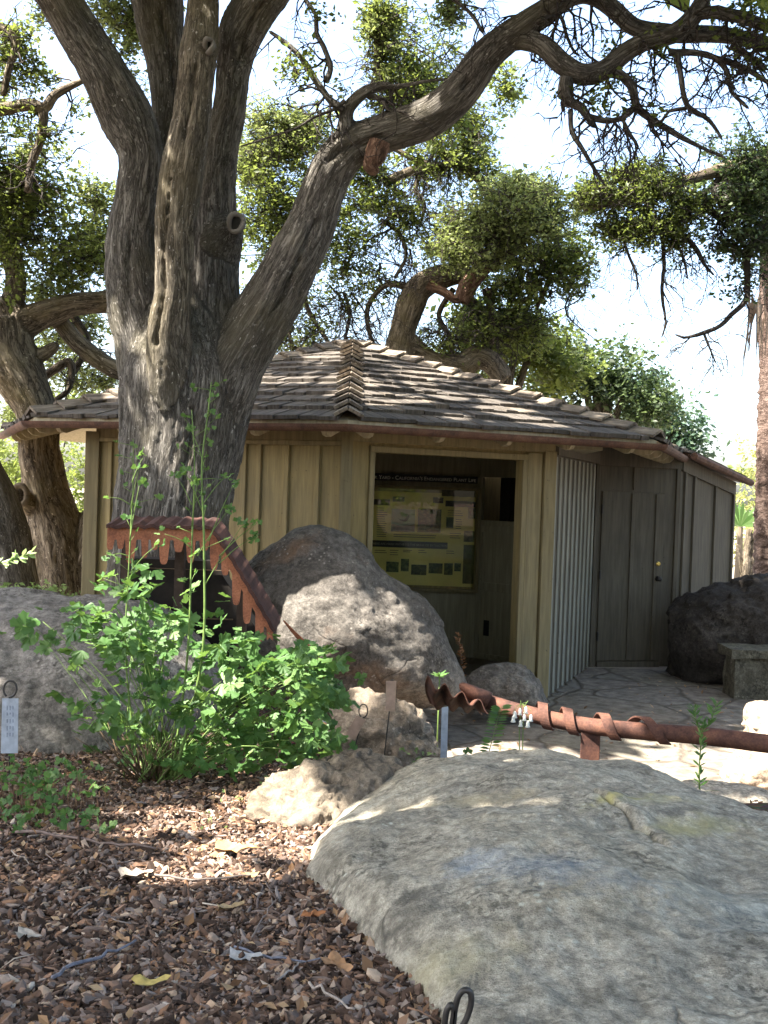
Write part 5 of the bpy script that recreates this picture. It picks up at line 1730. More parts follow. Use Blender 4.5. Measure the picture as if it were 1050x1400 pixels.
def pipe():
    Pp = empty('pipe_sculpture', W(808, 1045, 5.3), 'long rusty steel pipe sculpture with a ruffled end lying low above the sunny path', 'sculpture')
    ax = np.array([(*W(x, y, Y), r) for x, y, Y, r in ((1160, 1030, 4.95, .047), (1050, 1017, 5.05, .046), (960, 1006, 5.15, .045), (880, 1000, 5.2, .044), (800, 992, 5.3, .043), (740, 980, 5.4, .042), (690, 967, 5.5, .042), (650, 953, 5.6, .040), (636, 945, 5.62, .038))])
    q = spline(ax, step=.05)
    mb = MB(); mb.tube(q[:, :3], q[:, 3], 20, wob=.03); mb.build('pipe', M['rust'], Pp, smooth=True)
    # bands arching over the pipe
    for px, tilt in ((752, .5), (790, .5), (830, .6), (886, .9)):
        i = int(np.argmin(np.abs((q[:, 0] / q[:, 1] * 1400 + 525) - px)))
        c = q[i, :3]; d = q[i, :3] - q[i - 1, :3]; d /= np.linalg.norm(d)
        up = np.array([0, 0, 1.0]); sd = np.cross(d, up); sd /= np.linalg.norm(sd); up = np.cross(sd, d)
        R_ = .062
        th = np.linspace(math.radians(-52), math.radians(225), 26)
        pts = np.array([c + up * (math.sin(a) * R_ + .006) + sd * -math.cos(a) * R_ + d * (tilt * .05 * (a - 1.5)) for a in th])
        mb = MB(); curved_strip(mb, pts, .055, .008, d); mb.build('band', M['rust'], Pp, recalc=True)
    # flat foot under the third band
    g = ground_hit(808, 1045)
    p = W(808, 990, 5.28)
    mb = MB()
    mb.box((p[0] - .05, p[1] - .006, .25), (.1, 0, 0), (0, .012, 0), (0, 0, p[2] - .25))
    mb.build('foot', M['rust'], Pp, bevel=.003)
    # ruffled sheet at the free end
    e = q[-1, :3]
    pts = []
    nu, nv = 60, 12
    a0, a1 = W(584, 930, 5.35), W(668, 968, 5.30)
    b0, b1 = W(588, 952, 5.72), W(660, 972, 5.70)
    V, F = [], []
    for th in (0, .007):
        for i in range(nu):
            u = i / (nu - 1)
            wv = math.sin(u * 2 * math.pi * 3.6 + 1.2)
            for j in range(nv):
                v = j / (nv - 1)
                p = (a0 * (1 - u) + a1 * u) * (1 - v) + (b0 * (1 - u) + b1 * u) * v
                p = p + np.array([0, 0, .026 * wv * (1 - .35 * v) + .05 * math.sin(v * math.pi) * .2 - th])
                p = p + np.array([-.02 * math.sin(v * 3.14), 0, -.05 * v * (1 - u)])
                V.append(p)
    N_ = nu * nv
    for i in range(nu - 1):
        for j in range(nv - 1):
            k = i * nv + j
            F += [(k, k + 1, k + nv + 1, k + nv), (N_ + k, N_ + k + nv, N_ + k + nv + 1, N_ + k + 1)]
    rim = [i * nv for i in range(nu)] + [(nu - 1) * nv + j for j in range(1, nv)] + [i * nv + nv - 1 for i in range(nu - 2, -1, -1)] + [j for j in range(nv - 2, 0, -1)]
    for a, b in zip(rim, rim[1:] + rim[:1]): F.append((a, b, N_ + b, N_ + a))
    mb = MB(); mb.add(V, F); mb.build('ruffled_sheet', M['rust'], Pp, smooth=False, recalc=True)
    mb = MB(); c = W(640, 944, 5.5)
    mb.tube([W(668, 957, 5.5), c, W(632, 938, 5.48), W(629, 936, 5.47)], [.045, .036, .022, .008], 14); mb.build('nub', M['rust'], Pp, smooth=True)
    # bent pointed strip left of the boulder
    S = empty('rusty_strip', W(440, 930, 6.4), 'bent rusty metal strip with a curled end in front of the grey boulder', 'sculpture')
    pts = spline(np.array([W(388, 848, 6.4), W(400, 862, 6.38), (W(415, 878, 6.38)), W(428, 893, 6.38), W(437, 908, 6.4), W(440, 925, 6.42), W(436, 960, 6.45)]), n=5)
    n = len(pts)
    mb = MB(); curved_strip(mb, pts, np.concatenate([np.linspace(.008, .05, n // 2), np.full(n - n // 2, .05)]), .006, (.7, -.5, .5)); mb.build('blade', M['rust_orange'], S, recalc=True)
    pts = spline(np.array([W(430, 903, 6.35), W(431, 920, 6.34), W(434, 935, 6.36), W(441, 925, 6.36), W(446, 912, 6.36), W(448, 922, 6.36)]), n=5)
    mb = MB(); curved_strip(mb, pts, .035, .005, (.3, -.9, .1)); mb.build('curl', M['rust_orange'], S, recalc=True)


def bench():
    B = empty('stone_bench', W(1040, 955, 10), 'grey stone slab bench at the right edge in the shade', 'bench')
    S = mat_rock('bench_stone', (.08, .07, .05), (.125, .112, .082), (.18, .165, .125), 8.0)
    def slab(name, x0, x1, y0, y1, z0, z1, seed):
        bm = bmesh.new()
        bmesh.ops.create_cube(bm, size=1)
        bmesh.ops.subdivide_edges(bm, edges=bm.edges[:], cuts=14, use_grid_fill=True)
        V = np.array([v.co[:] for v in bm.verts])
        P = np.stack([x0 + (V[:, 0] + .5) * (x1 - x0), y0 + (V[:, 1] + .5) * (y1 - y0), z0 + (V[:, 2] + .5) * (z1 - z0)], 1)
        n = fbm(P * 6 + seed, 4)
        P += V * (.03 * n)[:, None]
        for v, p in zip(bm.verts, P): v.co = p
        me = bpy.data.meshes.new(name); bm.to_mesh(me); bm.free()
        link(name, me, S, B)
    x0 = W(994, 890, 10)[0]
    slab('seat', x0, x0 + 1.5, 9.85, 10.3, .42, .50, 3)
    slab('support', x0 + .06, x0 + .62, 9.93, 10.25, -.02, .415, 9)


def loop_stake(name, px, pyt, pyb, Y, lab, tag_quad=None, tagmat='zinc', wire=.003, loop=(9, 12), lean=0.0):
    top = W(px, pyt, Y)
    S = empty(name, W(px + lean, pyb, Y), lab, 'plant tag')
    sc = Y / 1400
    lx, lz = loop[0] * sc, loop[1] * sc
    c = top + np.array([0, 0, -lz])
    ring = [c + np.array([lx * math.cos(a), .004 * math.sin(a), lz * math.sin(a)]) for a in np.linspace(-math.pi / 2, 1.35 * math.pi, 20)]
    foot = W(px + lean, pyb, Y)
    pts = ring[::-1] + [foot + np.array([0, 0, -.05])]
    pts = ring[::-1] + list(np.linspace(ring[0], foot - np.array([0, 0, .05]), 6)[1:])
    mb = MB(); mb.tube(pts, wire, 8); mb.build('wire', M['metal_dark'], S, smooth=True)
    if tag_quad:
        P = [W(x, y, Y - .012) for x, y in tag_quad]
        mb = MB(); mb.hexa([P[0], P[1], P[2], P[3]] + [p + np.array([0, .004, 0]) for p in P]); pl_ = mb.build('plate', M[tagmat], S, recalc=True)
        if wire > .0042 and tagmat == 'zinc' and loop[0] > 5:
            mb = MB(); rr = random.Random(6)
            for k in range(15):
                x0, y0 = px - 5 + 4 * (k % 3), pyt + 34 + 4.2 * (k // 3) * 2.2
                a_, b_ = W(x0, y0, Y - .0135), W(x0 + 1.1, y0 + rr.uniform(3, 7), Y - .0135)
                mb.box((a_[0], a_[1], b_[2]), (b_[0] - a_[0], 0, 0), (0, .002, 0), (0, 0, a_[2] - b_[2]))
            mb.build('stamping', mat_plain('stamped_zinc', (.24, .27, .33), .5), pl_)
    return S


def tags():
    loop_stake('plant_tag', 14, 931, 1045, 4.2, 'bluish zinc plant tag hanging from a dark wire loop at the left edge', [(3, 955), (25, 955), (24, 1030), (1, 1030)], 'zinc', .0045, (9, 11))
    loop_stake('plant_tag', 497, 963, 1040, 5.6, 'tilted pinkish plant tag on a wire loop beside the tan rock', [(487, 978), (500, 984), (485, 1012), (472, 1005)], 'tag_wood', .0035, (6, 9), lean=-20)
    loop_stake('plant_tag', 536, 930, 1045, 5.5, 'upright pinkish plant tag on a thin dark stake before the tan rock', [(528, 931), (542, 931), (540, 973), (527, 972)], 'tag_wood', .004, (4, 8), lean=-13)
    loop_stake('plant_tag', 609, 968, 1040, 5.2, 'dark grey upright plant tag seen edge on under the ruffled rusty sheet', [(604, 968), (613, 966), (611, 1042), (602, 1042)], 'zinc', .005, (3, 5), lean=-6)
    # near wire loop at the bottom edge
    Y = 1.75
    S = empty('wire_loop', W(612, 1440, Y), 'twisted dark wire loop of a plant stake at the bottom edge before the boulder', 'wire stake')
    pts = [W(x, y, Y) for x, y in ((606, 1470), (607, 1420), (610, 1385), (617, 1374), (621, 1384), (620, 1404), (628, 1408), (638, 1392), (644, 1372), (643, 1357), (634, 1354), (626, 1364), (621, 1385), (618, 1410), (616, 1470))]
    mb = MB(); mb.tube(spline(np.array(pts), n=5), .0055, 10); mb.build('wire', M['metal_dark'], S, smooth=True)


# ------------------------------------------------------------------ small plants
def lobed_leaflet(rng, size):
    """rounded three lobed leaflet as a fan in local xy, base at origin, tip +y"""
    n = 19
    P = [(0, 0, 0)]
    for i in range(n):
        a = math.radians(-118 + 236 * i / (n - 1))
        r = .62 + .22 * abs(math.cos(a * 1.28)) + .13 * math.cos(a * 8.0) * (1 - .2 * abs(a))
        if abs(abs(a) - 1.05) < .14: r *= .72
        x = math.sin(a) * r * .72; y = .42 + math.cos(a) * r * .62
        P.append((x, y, .10 * abs(x) + .05 * math.cos(a * 6)))
    P = np.array(P) * size
    F = [(0, i, i + 1) for i in range(1, n)]
    return P, F


def orient(P, base, direction, normal, ):
    d = direction / np.linalg.norm(direction)
    x = np.cross(d, normal); x /= (np.linalg.norm(x) + 1e-9)
    n = np.cross(x, d)
    return base + P[:, 0:1] * x + P[:, 1:2] * d + P[:, 2:3] * n


class Plant:
    def __init__(self): self.V, self.F, self.A, self.n = [], [], [], 0; self.stem = MB(); self.dry = MB()

    def leaf(self, base, d, size, rng, var=None, compound=True):
        if var is None: var = float(np.clip(rng.normal(.5, .22), 0, 1))
        nr = rng.normal(size=3) * .55 + np.array([0, -.25, 1.0])
        d = d / np.linalg.norm(d)
        parts = [(0, 1.0), (1.15, .9), (-1.15, .9)] if compound else [(0, 1.0)]
        x = np.cross(d, nr); x /= np.linalg.norm(x) + 1e-9
        for a, k in parts:
            dd = d * math.cos(a) + x * math.sin(a) + rng.normal(size=3) * .12
            P, F = lobed_leaflet(rng, size * k * rng.uniform(.85, 1.15))
            Q = orient(P, base + dd / np.linalg.norm(dd) * size * .16, dd, nr + rng.normal(size=3) * .3)
            self.V.append(Q); self.F += [(f[0] + self.n, f[1] + self.n, f[2] + self.n) for f in F]
            self.A += [np.clip(var + rng.normal() * .08, 0, 1)] * len(Q); self.n += len(Q)

    def blade(self, base, d, L, w, rng, var=None, nr=None):
        if var is None: var = float(np.clip(rng.normal(.5, .2), 0, 1))
        d = d / np.linalg.norm(d)
        nr = nr if nr is not None else rng.normal(size=3) * .4 + np.array([0, -.4, 1])
        x = np.cross(d, nr); x /= np.linalg.norm(x) + 1e-9; nn = np.cross(x, d)
        Q = [base, base + d * L * .3 + x * w * .42, base + d * L * .62 + x * w * .45 - nn * L * .04, base + d * L - nn * L * .12, base + d * L * .62 - x * w * .45 - nn * L * .04, base + d * L * .3 - x * w * .42]
        self.V.append(np.array(Q)); self.F += [(self.n, self.n + 1, self.n + 5), (self.n + 1, self.n + 2, self.n + 4), (self.n + 1, self.n + 4, self.n + 5), (self.n + 2, self.n + 3, self.n + 4)]
        self.A += [var] * 6; self.n += 6

    def build(self, name, leafmat, stemmat, lab, base, cat='plant', group=None):
        T = empty(name, base, lab, cat, group)
        if self.n:
            link('leaves', mesh_np('leaves', np.vstack(self.V), None, np.array(self.F), smooth=True, attrs={'var': np.array(self.A)}), leafmat, T)
        if self.stem.n: self.stem.build('stems', stemmat, T, smooth=True)
        if self.dry.n: self.dry.build('dry_stems', M['dry_stem'], T, smooth=True)
        return T


def columbine():
    rng = np.random.default_rng(8)
    base = ground_hit(215, 1068)
    pl = Plant()
    Yb = base[1]
    # leaf targets in photo space, clumped like the plant
    blobs = [((230, 868), (70, 34), 40), ((320, 890), (50, 26), 26), ((380, 915), (66, 36), 50), ((420, 950), (45, 55), 52), ((300, 935), (70, 50), 40), ((380, 1000), (60, 40), 44),
             ((170, 900), (70, 40), 34), ((120, 845), (60, 22), 20), ((150, 960), (60, 30), 22), ((230, 1000), (70, 35), 26), ((450, 1010), (30, 30), 16), ((310, 1040), (50, 20), 16), ((130, 985), (36, 24), 12),
             ((180, 800), (36, 26), 14), ((250, 812), (46, 26), 12), ((75, 862), (60, 20), 14), ((210, 850), (40, 20), 16), ((350, 940), (50, 50), 26), ((440, 940), (30, 40), 22), ((330, 1000), (60, 40), 36), ((240, 950), (60, 40), 34), ((200, 1000), (60, 34), 22), ((260, 1040), (60, 20), 18), ((150, 880), (50, 26), 16), ((400, 1020), (50, 30), 24), ((420, 900), (40, 26), 18)]
    for (cx, cy), (sx, sy), n in blobs:
        for _ in range(n):
            x, y = cx + rng.normal() * sx * .55, cy + rng.normal() * sy * .55
            Y = Yb + rng.uniform(-.38, .40)
            p = W(x, y, Y)
            if p[2] < gz(p[0], p[1]) + .04: p[2] = gz(p[0], p[1]) + .05
            out = p - base; out[2] = 0
            d = out / (np.linalg.norm(out) + .1) + rng.normal(size=3) * .6 + np.array([0, -.3, -.2])
            pl.leaf(p, d, rng.uniform(.042, .075), rng, compound=rng.random() < .75)
            if rng.random() < .10:
                b = base + rng.normal(size=3) * np.array([.05, .05, 0])
                mid = b * .45 + p * .55 + np.array([0, 0, .10]) * rng.uniform(.2, 1)
                pl.stem.tube(spline(np.array([b, mid, p]), n=4), np.linspace(.0032, .0012, 9), 5)
    # tall flower stalks
    stalks = [([(235, 1060), (256, 900), (262, 750), (266, 640), (262, 560)], .006, -.1), ([(240, 1060), (276, 900), (279, 750), (276, 640), (285, 560), (289, 522)], .007, -.15), ([(190, 1060), (172, 900), (177, 760), (182, 660), (182, 600)], .005, .1)]
    for pts, r, dy in stalks:
        q = spline(np.array([W(x, y, Yb + dy) for x, y in pts]), n=6)
        pl.stem.tube(q, np.linspace(r, r * .35, len(q)), 7)
        for t_ in np.linspace(.42, .98, 13):
            b_ = q[int(t_ * (len(q) - 1))]
            e_ = b_ + np.array([rng.normal() * .05, rng.normal() * .03, rng.uniform(.01, .05)])
            pl.stem.tube([b_, (b_ + e_) / 2, e_], [.0016, .0013, .001], 4)
            pl.leaf(e_, e_ - b_ + rng.normal(size=3) * .02, rng.uniform(.018, .034) * (1.3 - .5 * t_), rng, compound=rng.random() < .6)
    def twig_leaves(pairs):
        for (x0, y0), (x1, y1), n in pairs:
            a, b = W(x0, y0, Yb - .1), W(x1, y1, Yb - .1 + rng.uniform(-.1, .1))
            mid = (a + b) / 2 + np.array([0, 0, .01])
            pl.stem.tube(spline(np.array([a, mid, b]), n=4), np.linspace(.0028, .0012, 9), 5)
            for k in range(n):
                pl.leaf(b + rng.normal(size=3) * .012, (b - a) + rng.normal(size=3) * .05, rng.uniform(.022, .034), rng, compound=rng.random() < .6)
    twig_leaves([((277, 700), (250, 640), 3), ((277, 690), (310, 650), 3), ((262, 690), (240, 650), 2), ((262, 660), (300, 655), 2), ((280, 640), (262, 590), 3), ((178, 700), (190, 640), 3), ((178, 690), (150, 680), 2), ((180, 660), (196, 625), 3),
                 ((177, 740), (190, 665), 2), ((270, 760), (310, 700), 4), ((300, 770), (345, 735), 5), ((280, 800), (330, 720), 3), ((300, 760), (352, 715), 2), ((262, 720), (270, 660), 4), ((175, 760), (150, 760), 3), ((180, 780), (215, 745), 4), ((264, 750), (225, 730), 2), ((285, 740), (318, 665), 2)])
    for k in range(7):
        p = W(287 + rng.normal() * 5, 530 + k * 7, Yb - .15)
        pl.leaf(p, np.array([rng.normal() * .5, -.2, 1.0]), .022, rng, .6, False)
    for _ in range(60):    # dead stems at the crown of the plant
        b = base + rng.normal(size=3) * np.array([.05, .05, 0]); e = b + np.array([rng.normal() * .14, rng.normal() * .12, rng.uniform(.08, .30)])
        pl.dry.tube([b - [0, 0, .03], (b + e) / 2 + rng.normal(size=3) * .01, e], [.004, .003, .0015], 5)
    pl.build('columbine', M['herb'], M['stem'], 'tall leafy columbine with lobed leaves and three long flower stalks in the mulch', base)


def small_plants():
    rng = np.random.default_rng(19)
    # low patch bottom left
    pl = Plant(); b0 = ground_hit(60, 1130)
    for _ in range(210):
        x, y = 50 + rng.normal() * 55, 1085 + rng.normal() * 32
        if x > 150 or y > 1150 or y < 1035: continue
        Y = 3.55 + (1145 - y) * .006 + rng.uniform(-.08, .08)
        p = W(x, y, Y); z = gz(p[0], p[1])
        p[2] = max(p[2], z + .03)
        pl.leaf(p, rng.normal(size=3) + np.array([0, -.5, 0]), rng.uniform(.018, .032), rng, compound=rng.random() < .6)
        pl.stem.tube([(p[0] + rng.normal() * .02, p[1] + .03, z - .01), p], [.0018, .001], 4)
    for dx, s in ((135, .035), (147, .038), (150, .03)):
        pl.leaf(W(dx, 1130, 3.5), np.array([.6, -.4, .2]), s, rng, .8)
    pl.build('herb_patch', M['herb'], M['stem_red'], 'low spreading patch of small lobed leaves at the left edge of the mulch', b0)
    # seedlings in the sunny mulch
    for k, (px, py, lab) in enumerate(((312, 1110, 'pale green seedling with round leaves in the sunlit mulch'), (372, 1085, 'pinkish seedling growing against the pale tan rock'), (285, 1138, 'tiny seedling lying low in front of the sunlit mulch'))):
        pl = Plant(); b = ground_hit(px, py)
        for _ in range(5 + k):
            e = b + np.array([rng.normal() * .025, rng.normal() * .025, rng.uniform(.02, .08)])
            pl.stem.tube([b - [0, 0, .01], (b + e) / 2, e], [.0018, .0014, .001], 5)
            pl.leaf(e, rng.normal(size=3) + np.array([0, -.4, .3]), rng.uniform(.012, .018), rng, compound=False)
        pl.build('seedling', M['herb_pale'], M['stem_red'], lab, b, group=None)
    # narrow leaved seedling by the pipe
    pl = Plant(); Y = 4.95
    st = spline(np.array([W(957, 1088, Y), W(956, 1060, Y), W(958, 1020, Y), W(962, 985, Y)]), n=6); pl.stem.tube(st, np.linspace(.005, .002, len(st)), 6)
    s2 = spline(np.array([W(960, 1000, Y), W(972, 985, Y), W(980, 962, Y)]), n=6); pl.stem.tube(s2, np.linspace(.003, .0015, len(s2)), 6)
    s3 = spline(np.array([W(959, 1010, Y), W(952, 985, Y), W(950, 968, Y)]), n=6); pl.stem.tube(s3, np.linspace(.003, .0015, len(s3)), 6)
    for s in (st, s2, s3):
        for p in s[3:]:
            for k in range(3):
                a = rng.uniform(0, 6.28); pl.blade(p, np.array([math.cos(a), math.sin(a) * .7, .75]), rng.uniform(.035, .06), .012, rng)
    pl.blade(st[1], np.array([-1, -.2, .25]), .12, .02, rng); pl.blade(st[1], np.array([1, -.3, .35]), .11, .02, rng)
    pl.build('seedling', M['herb'], M['stem'], 'narrow leaved green seedling standing behind the boulder crest at the right', W(957, 1088, Y))
    # white drooping flowers
    pl = Plant(); Y = 5.15
    b = W(712, 1044, Y)
    fl = MB()
    for dx in (-2, 3):
        s = spline(np.array([b + [dx * .003, 0, 0], W(712 + dx, 1000, Y), W(714 + dx, 968, Y), W(716 + dx * 2, 958, Y)]), n=5); pl.stem.tube(s, np.linspace(.003, .0014, len(s)), 6)
    for px, py in ((702, 978), (704, 972), (712, 984), (717, 976), (722, 985), (726, 977), (719, 966), (711, 968)):
        p = W(px, py, Y - rng.uniform(0, .03)); pl.stem.tube([W(714, 962, Y), p + [0, 0, .022], p], [.0015, .0012, .001], 5)
        fl.tube([p, p - [0, 0, .012], p - [0, 0, .024], p - [0, 0, .034]], [.003, .009, .008, .013], 8, wob=.25)
    T = pl.build('flower', M['herb_pale'], M['stem'], 'slender stem of drooping white bell flowers in front of the pipe', b, 'flower')
    fl.build('blossoms', mat_plain('white_petals', (.78, .78, .70), .6, var=.1), T, smooth=True)
    # fern like leaf and low leaves under the pipe
    pl = Plant(); Y = 5.2
    st = spline(np.array([W(664, 1045, Y), W(672, 1015, Y), W(680, 985, Y), W(686, 966, Y)]), n=7); pl.stem.tube(st, np.linspace(.003, .001, len(st)), 5)
    for p in st[2:]:
        for sg in (-1, 1): pl.blade(p, np.array([sg, -.2, .25]), .055, .022, rng)
    for px, py in ((640, 1030), (655, 1035), (690, 1032), (700, 1025), (678, 1040), (645, 1040)):
        pl.leaf(W(px, py, Y), rng.normal(size=3) + np.array([0, -.5, .3]), .03, rng)
    pl.build('herb', M['herb'], M['stem'], 'feathery green herb growing under the left part of the pipe', W(665, 1045, Y))
    pl = Plant(); Y = 5.6
    for _ in range(16):
        pl.leaf(W(575 + rng.normal() * 14, 1035 + rng.normal() * 10, Y), rng.normal(size=3) + np.array([0, -.4, .4]), rng.uniform(.014, .022), rng)
    for _ in range(5):
        q = W(575 + rng.normal() * 10, 1036, Y); pl.stem.tube([(q[0], q[1], gz(q[0], q[1]) - .02), q], [.002, .001], 4)
    pl.build('herb', M['herb_pale'], M['stem'], 'tiny pale herb at the foot of the tan rock', W(575, 1050, Y))
    # tuft beside the boulder, reddish plant in the doorway
    pl = Plant(); Y = 7.2
    for _ in range(26):
        a = rng.uniform(0, 6.28); pl.blade(W(601, 925, Y), np.array([math.cos(a), math.sin(a), rng.uniform(.2, .9)]), rng.uniform(.045, .085), .018, rng)
    b = W(601, 925, Y); pl.stem.tube([(b[0], b[1], 0.0), b], [.006, .004], 6)
    pl.build('tuft', M['herb'], M['stem'], 'small green leaf tuft at the right foot of the grey boulder', (b[0], b[1], 0))
    pl = Plant(); Y = 8.75
    st = spline(np.array([W(632, 950, Y), W(632, 910, Y), W(629, 888, Y), W(626, 868, Y)]), n=7); pl.stem.tube(st, np.linspace(.005, .002, len(st)), 5)
    for p in st[3:]:
        for k in range(4):
            a = rng.uniform(0, 6.28); pl.blade(p, np.array([math.cos(a), math.sin(a), .6]), .05, .018, rng)
    pl.build('dry_plant', mat_leaf('rusty_leaves', (.14, .06, .025), (.24, .11, .05), (.35, .18, .08), (.4, .2, .06), .3), M['stem_red'], 'reddish dry plant at the dark doorway', (st[0][0], st[0][1], 0))
    # sprig entering at the left edge
    pl = Plant(); Y = 4.6
    st = spline(np.array([W(-60, 800, Y), W(-20, 775, Y), W(10, 768, Y), W(42, 756, Y)]), n=6); pl.stem.tube(st, np.linspace(.006, .002, len(st)), 6)
    for p in st[4:]:
        for k in range(3): pl.blade(p, rng.normal(size=3) + np.array([.5, 0, .3]), .045, .022, rng, .9)
    pl.stem.tube(spline(np.array([(st[0][0] - .1, Y, .5), st[0] + [-.05, 0, -.2], st[0]]), n=4), [.008] * 9, 6)
    pl.build('sprig', M['herb_pale'], M['stem'], 'pale leafy sprig poking in at the left edge above the slab', (st[0][0] - .1, Y, .5))


# ------------------------------------------------------------------ mulch
def mulch():
    rng = np.random.default_rng(77)
    n = 165000
    y = 1.7 + (5.9 - 1.7) * rng.random(n) ** 1.25
    half = y * .42
    x = rng.uniform(-1, 1, n) * half
    x = np.where(x > .75, x - 1.2, x)
    keep = ~((x > .35) & (y < 4.6)) & ((y < 5.4) | (x < .9))
    x, y = x[keep], y[keep]; n = len(x)
    sz = np.clip(.0072 * rng.lognormal(0, .5, n), .003, .0165)
    L, Wd, H = sz * rng.uniform(.8, 2.3, n), sz * rng.uniform(.45, .95, n), sz * rng.uniform(.22, .62, n)
    lay = rng.random(n) ** 1.5 * .022
    z = gz(x, y) + lay - .004
    az = rng.uniform(0, 2 * math.pi, n); til = rng.normal(0, .42, n); rol = rng.normal(0, .42, n)
    ca, sa, ct, st = np.cos(az), np.sin(az), np.cos(til), np.sin(til)
    A = np.stack([ca * ct, sa * ct, st], 1)
    B = np.stack([-sa, ca, np.zeros(n)], 1)
    C = np.cross(A, B)
    cr, sr = np.cos(rol)[:, None], np.sin(rol)[:, None]
    B, C = B * cr + C * sr, C * cr - B * sr
    D, IF = ico(1)
    J = D[None] * np.clip(1 + rng.normal(0, .26, (n, len(D), 1)), .45, 1.5)
    J = np.sign(J) * np.abs(J) ** .8
    V = np.stack([x, y, z], 1)[:, None] + A[:, None] * (J[..., 0] * L[:, None])[..., None] + B[:, None] * (J[..., 1] * Wd[:, None])[..., None] + C[:, None] * (J[..., 2] * H[:, None])[..., None]
    Q = (np.arange(n)[:, None, None] * len(D) + IF[None]).reshape(-1, 3)
    var = np.repeat(np.clip(rng.beta(1.5, 1.9, n), 0, 1), len(D))
    m = mat_var('bark_chips', [(0, (.022, .014, .010)), (.25, (.07, .042, .028)), (.40, (.135, .080, .053)), (.53, (.17, .135, .118)), (.64, (.27, .145, .080)), (.75, (.26, .22, .20)), (.88, (.42, .29, .19)), (1, (.56, .49, .41))])
    o = link('bark_mulch', mesh_np('bark_mulch', V.reshape(-1, 3), None, Q, attrs={'var': var}), m)
    tag(o, 'brown and grey bark chip mulch covering the sloping bed', 'mulch', kind='stuff')
    # small leaf litter
    k = 2200
    y = rng.uniform(1.8, 6.0, k); x = rng.uniform(-1, 1, k) * y * .42
    kp = ~((x > .3) & (y < 4.7)); x, y = x[kp], y[kp]
    P = np.stack([x, y, gz(x, y) + rng.uniform(.012, .03, len(x))], 1)
    lm = mat_leaf('dry_oak_leaves', (.13, .065, .03), (.32, .175, .085), (.52, .36, .21), (.45, .26, .1), .2)
    o = leaf_mesh('leaf_litter', P, .030, lm, None, up=1.5, seed=9, gaps=False)
    tag(o, 'small dry oak leaves scattered through the mulch', 'leaf litter', kind='stuff')
    tb = MB()
    for _ in range(420):
        yy = rng.uniform(1.8, 5.6); xx = rng.uniform(-1, 1) * yy * .42
        if xx > .3 and yy < 4.7: continue
        a = rng.uniform(0, 6.28); L_ = rng.uniform(.02, .09)
        c = np.array([xx, yy, float(gz(np.array([xx]), np.array([yy]))[0]) + rng.uniform(.015, .03)])
        d = np.array([math.cos(a), math.sin(a), rng.normal() * .15]) * L_ / 2
        k_ = rng.normal(size=3) * L_ * .08
        r_ = rng.uniform(.0009, .0024)
        tb.tube([c - d, c + k_, c + d], [r_, r_ * .9, r_ * .6], 5, var=float(rng.uniform(.25, 1)))
    o = tb.build('twig_litter', m, None, smooth=True)
    tag(o, 'fine broken twigs lying all through the mulch', 'twig litter', kind='stuff')
    # scattered litter on the path
    k = 700
    x = rng.uniform(.4, 4.5, k); y = rng.uniform(6.0, 11, k)
    kp = ~((x < 2.5) & (y > 9.2)); x, y = x[kp], y[kp]
    P = np.stack([x, y, gz(x, y) + .018], 1)
    o = leaf_mesh('leaf_litter', P, .04, lm, None, up=2.5, seed=10, gaps=False)
    tag(o, 'dry leaves scattered on the paving before the door', 'leaf litter', kind='stuff')
    # single big leaves and sticks
    def big_leaf(px, py, s, col, lab, rot=0.0, dz=.03, z=None):
        c = ground_hit(px, py, z); c = c + np.array([0, 0, dz])
        n = 10
        pts = []
        for i in range(2 * n):
            a = math.pi * i / n
            r = (.52 + .14 * math.cos(3 * a + rot)) * (1 + .18 * rng.normal() * .5)
            pts.append((math.cos(a) * s * r * 1.25, math.sin(a) * s * r * .72))
        mb = MB(); V = [c]
        cr_, sr_ = math.cos(rot), math.sin(rot)
        for (a, b) in pts:
            xx, yy = a * cr_ - b * sr_, a * sr_ + b * cr_
            V.append(c + np.array([xx, yy, abs(b) * .45 + abs(a) * .2 - .003 + .004 * rng.normal()]))
        V2 = [v - np.array([0, 0, .0012]) for v in V]
        m_ = len(V)
        F = [(0, i, i % (2 * n) + 1) for i in range(1, 2 * n + 1)] + [(m_, m_ + i % (2 * n) + 1, m_ + i) for i in range(1, 2 * n + 1)]
        mb.add(V + V2, F)
        o = mb.build('fallen_leaf', mat_plain('dry_leaf', col, .7, var=.25, scale=60), None, smooth=True)
        tag(o, lab, 'leaf')
    tan, org, yel, pal = (.36, .22, .12), (.36, .15, .06), (.50, .38, .12), (.52, .43, .34)
    big_leaf(315, 1176, .10, (.42, .25, .11), 'largest curled orange brown leaf in the sunlit mulch', .2)
    big_leaf(183, 1210, .075, pal, 'broad pale leaf catching the sun at the left of the bright patch', .5)
    big_leaf(146, 1236, .045, tan, 'round tan leaf lying just below the broad pale leaf', 1.0)
    big_leaf(340, 1212, .05, tan, 'tan leaf lying against the shaded lower edge of the pale tan rock', .8)
    big_leaf(425, 1267, .045, org, 'orange brown leaf at the edge of the lichen boulder, uppermost of three', .4)
    big_leaf(455, 1287, .05, (.30, .17, .10), 'brown leaf at the edge of the lichen boulder, middle of three', .9)
    big_leaf(460, 1335, .07, (.36, .2, .1), 'curled brown leaf at the edge of the lichen boulder, lowest of three', 2.2)
    big_leaf(200, 1362, .055, yel, 'yellow leaf in the bottom left mulch', .3)
    big_leaf(165, 1300, .035, tan, 'small tan leaf in the middle of the shaded mulch', 2.6)
    big_leaf(312, 1257, .06, (.40, .29, .16), 'long light brown leaf right of the middle of the mulch', .7)
    big_leaf(35, 1295, .06, (.40, .36, .31), 'pale grey leaf near the lower left edge', 2.8)
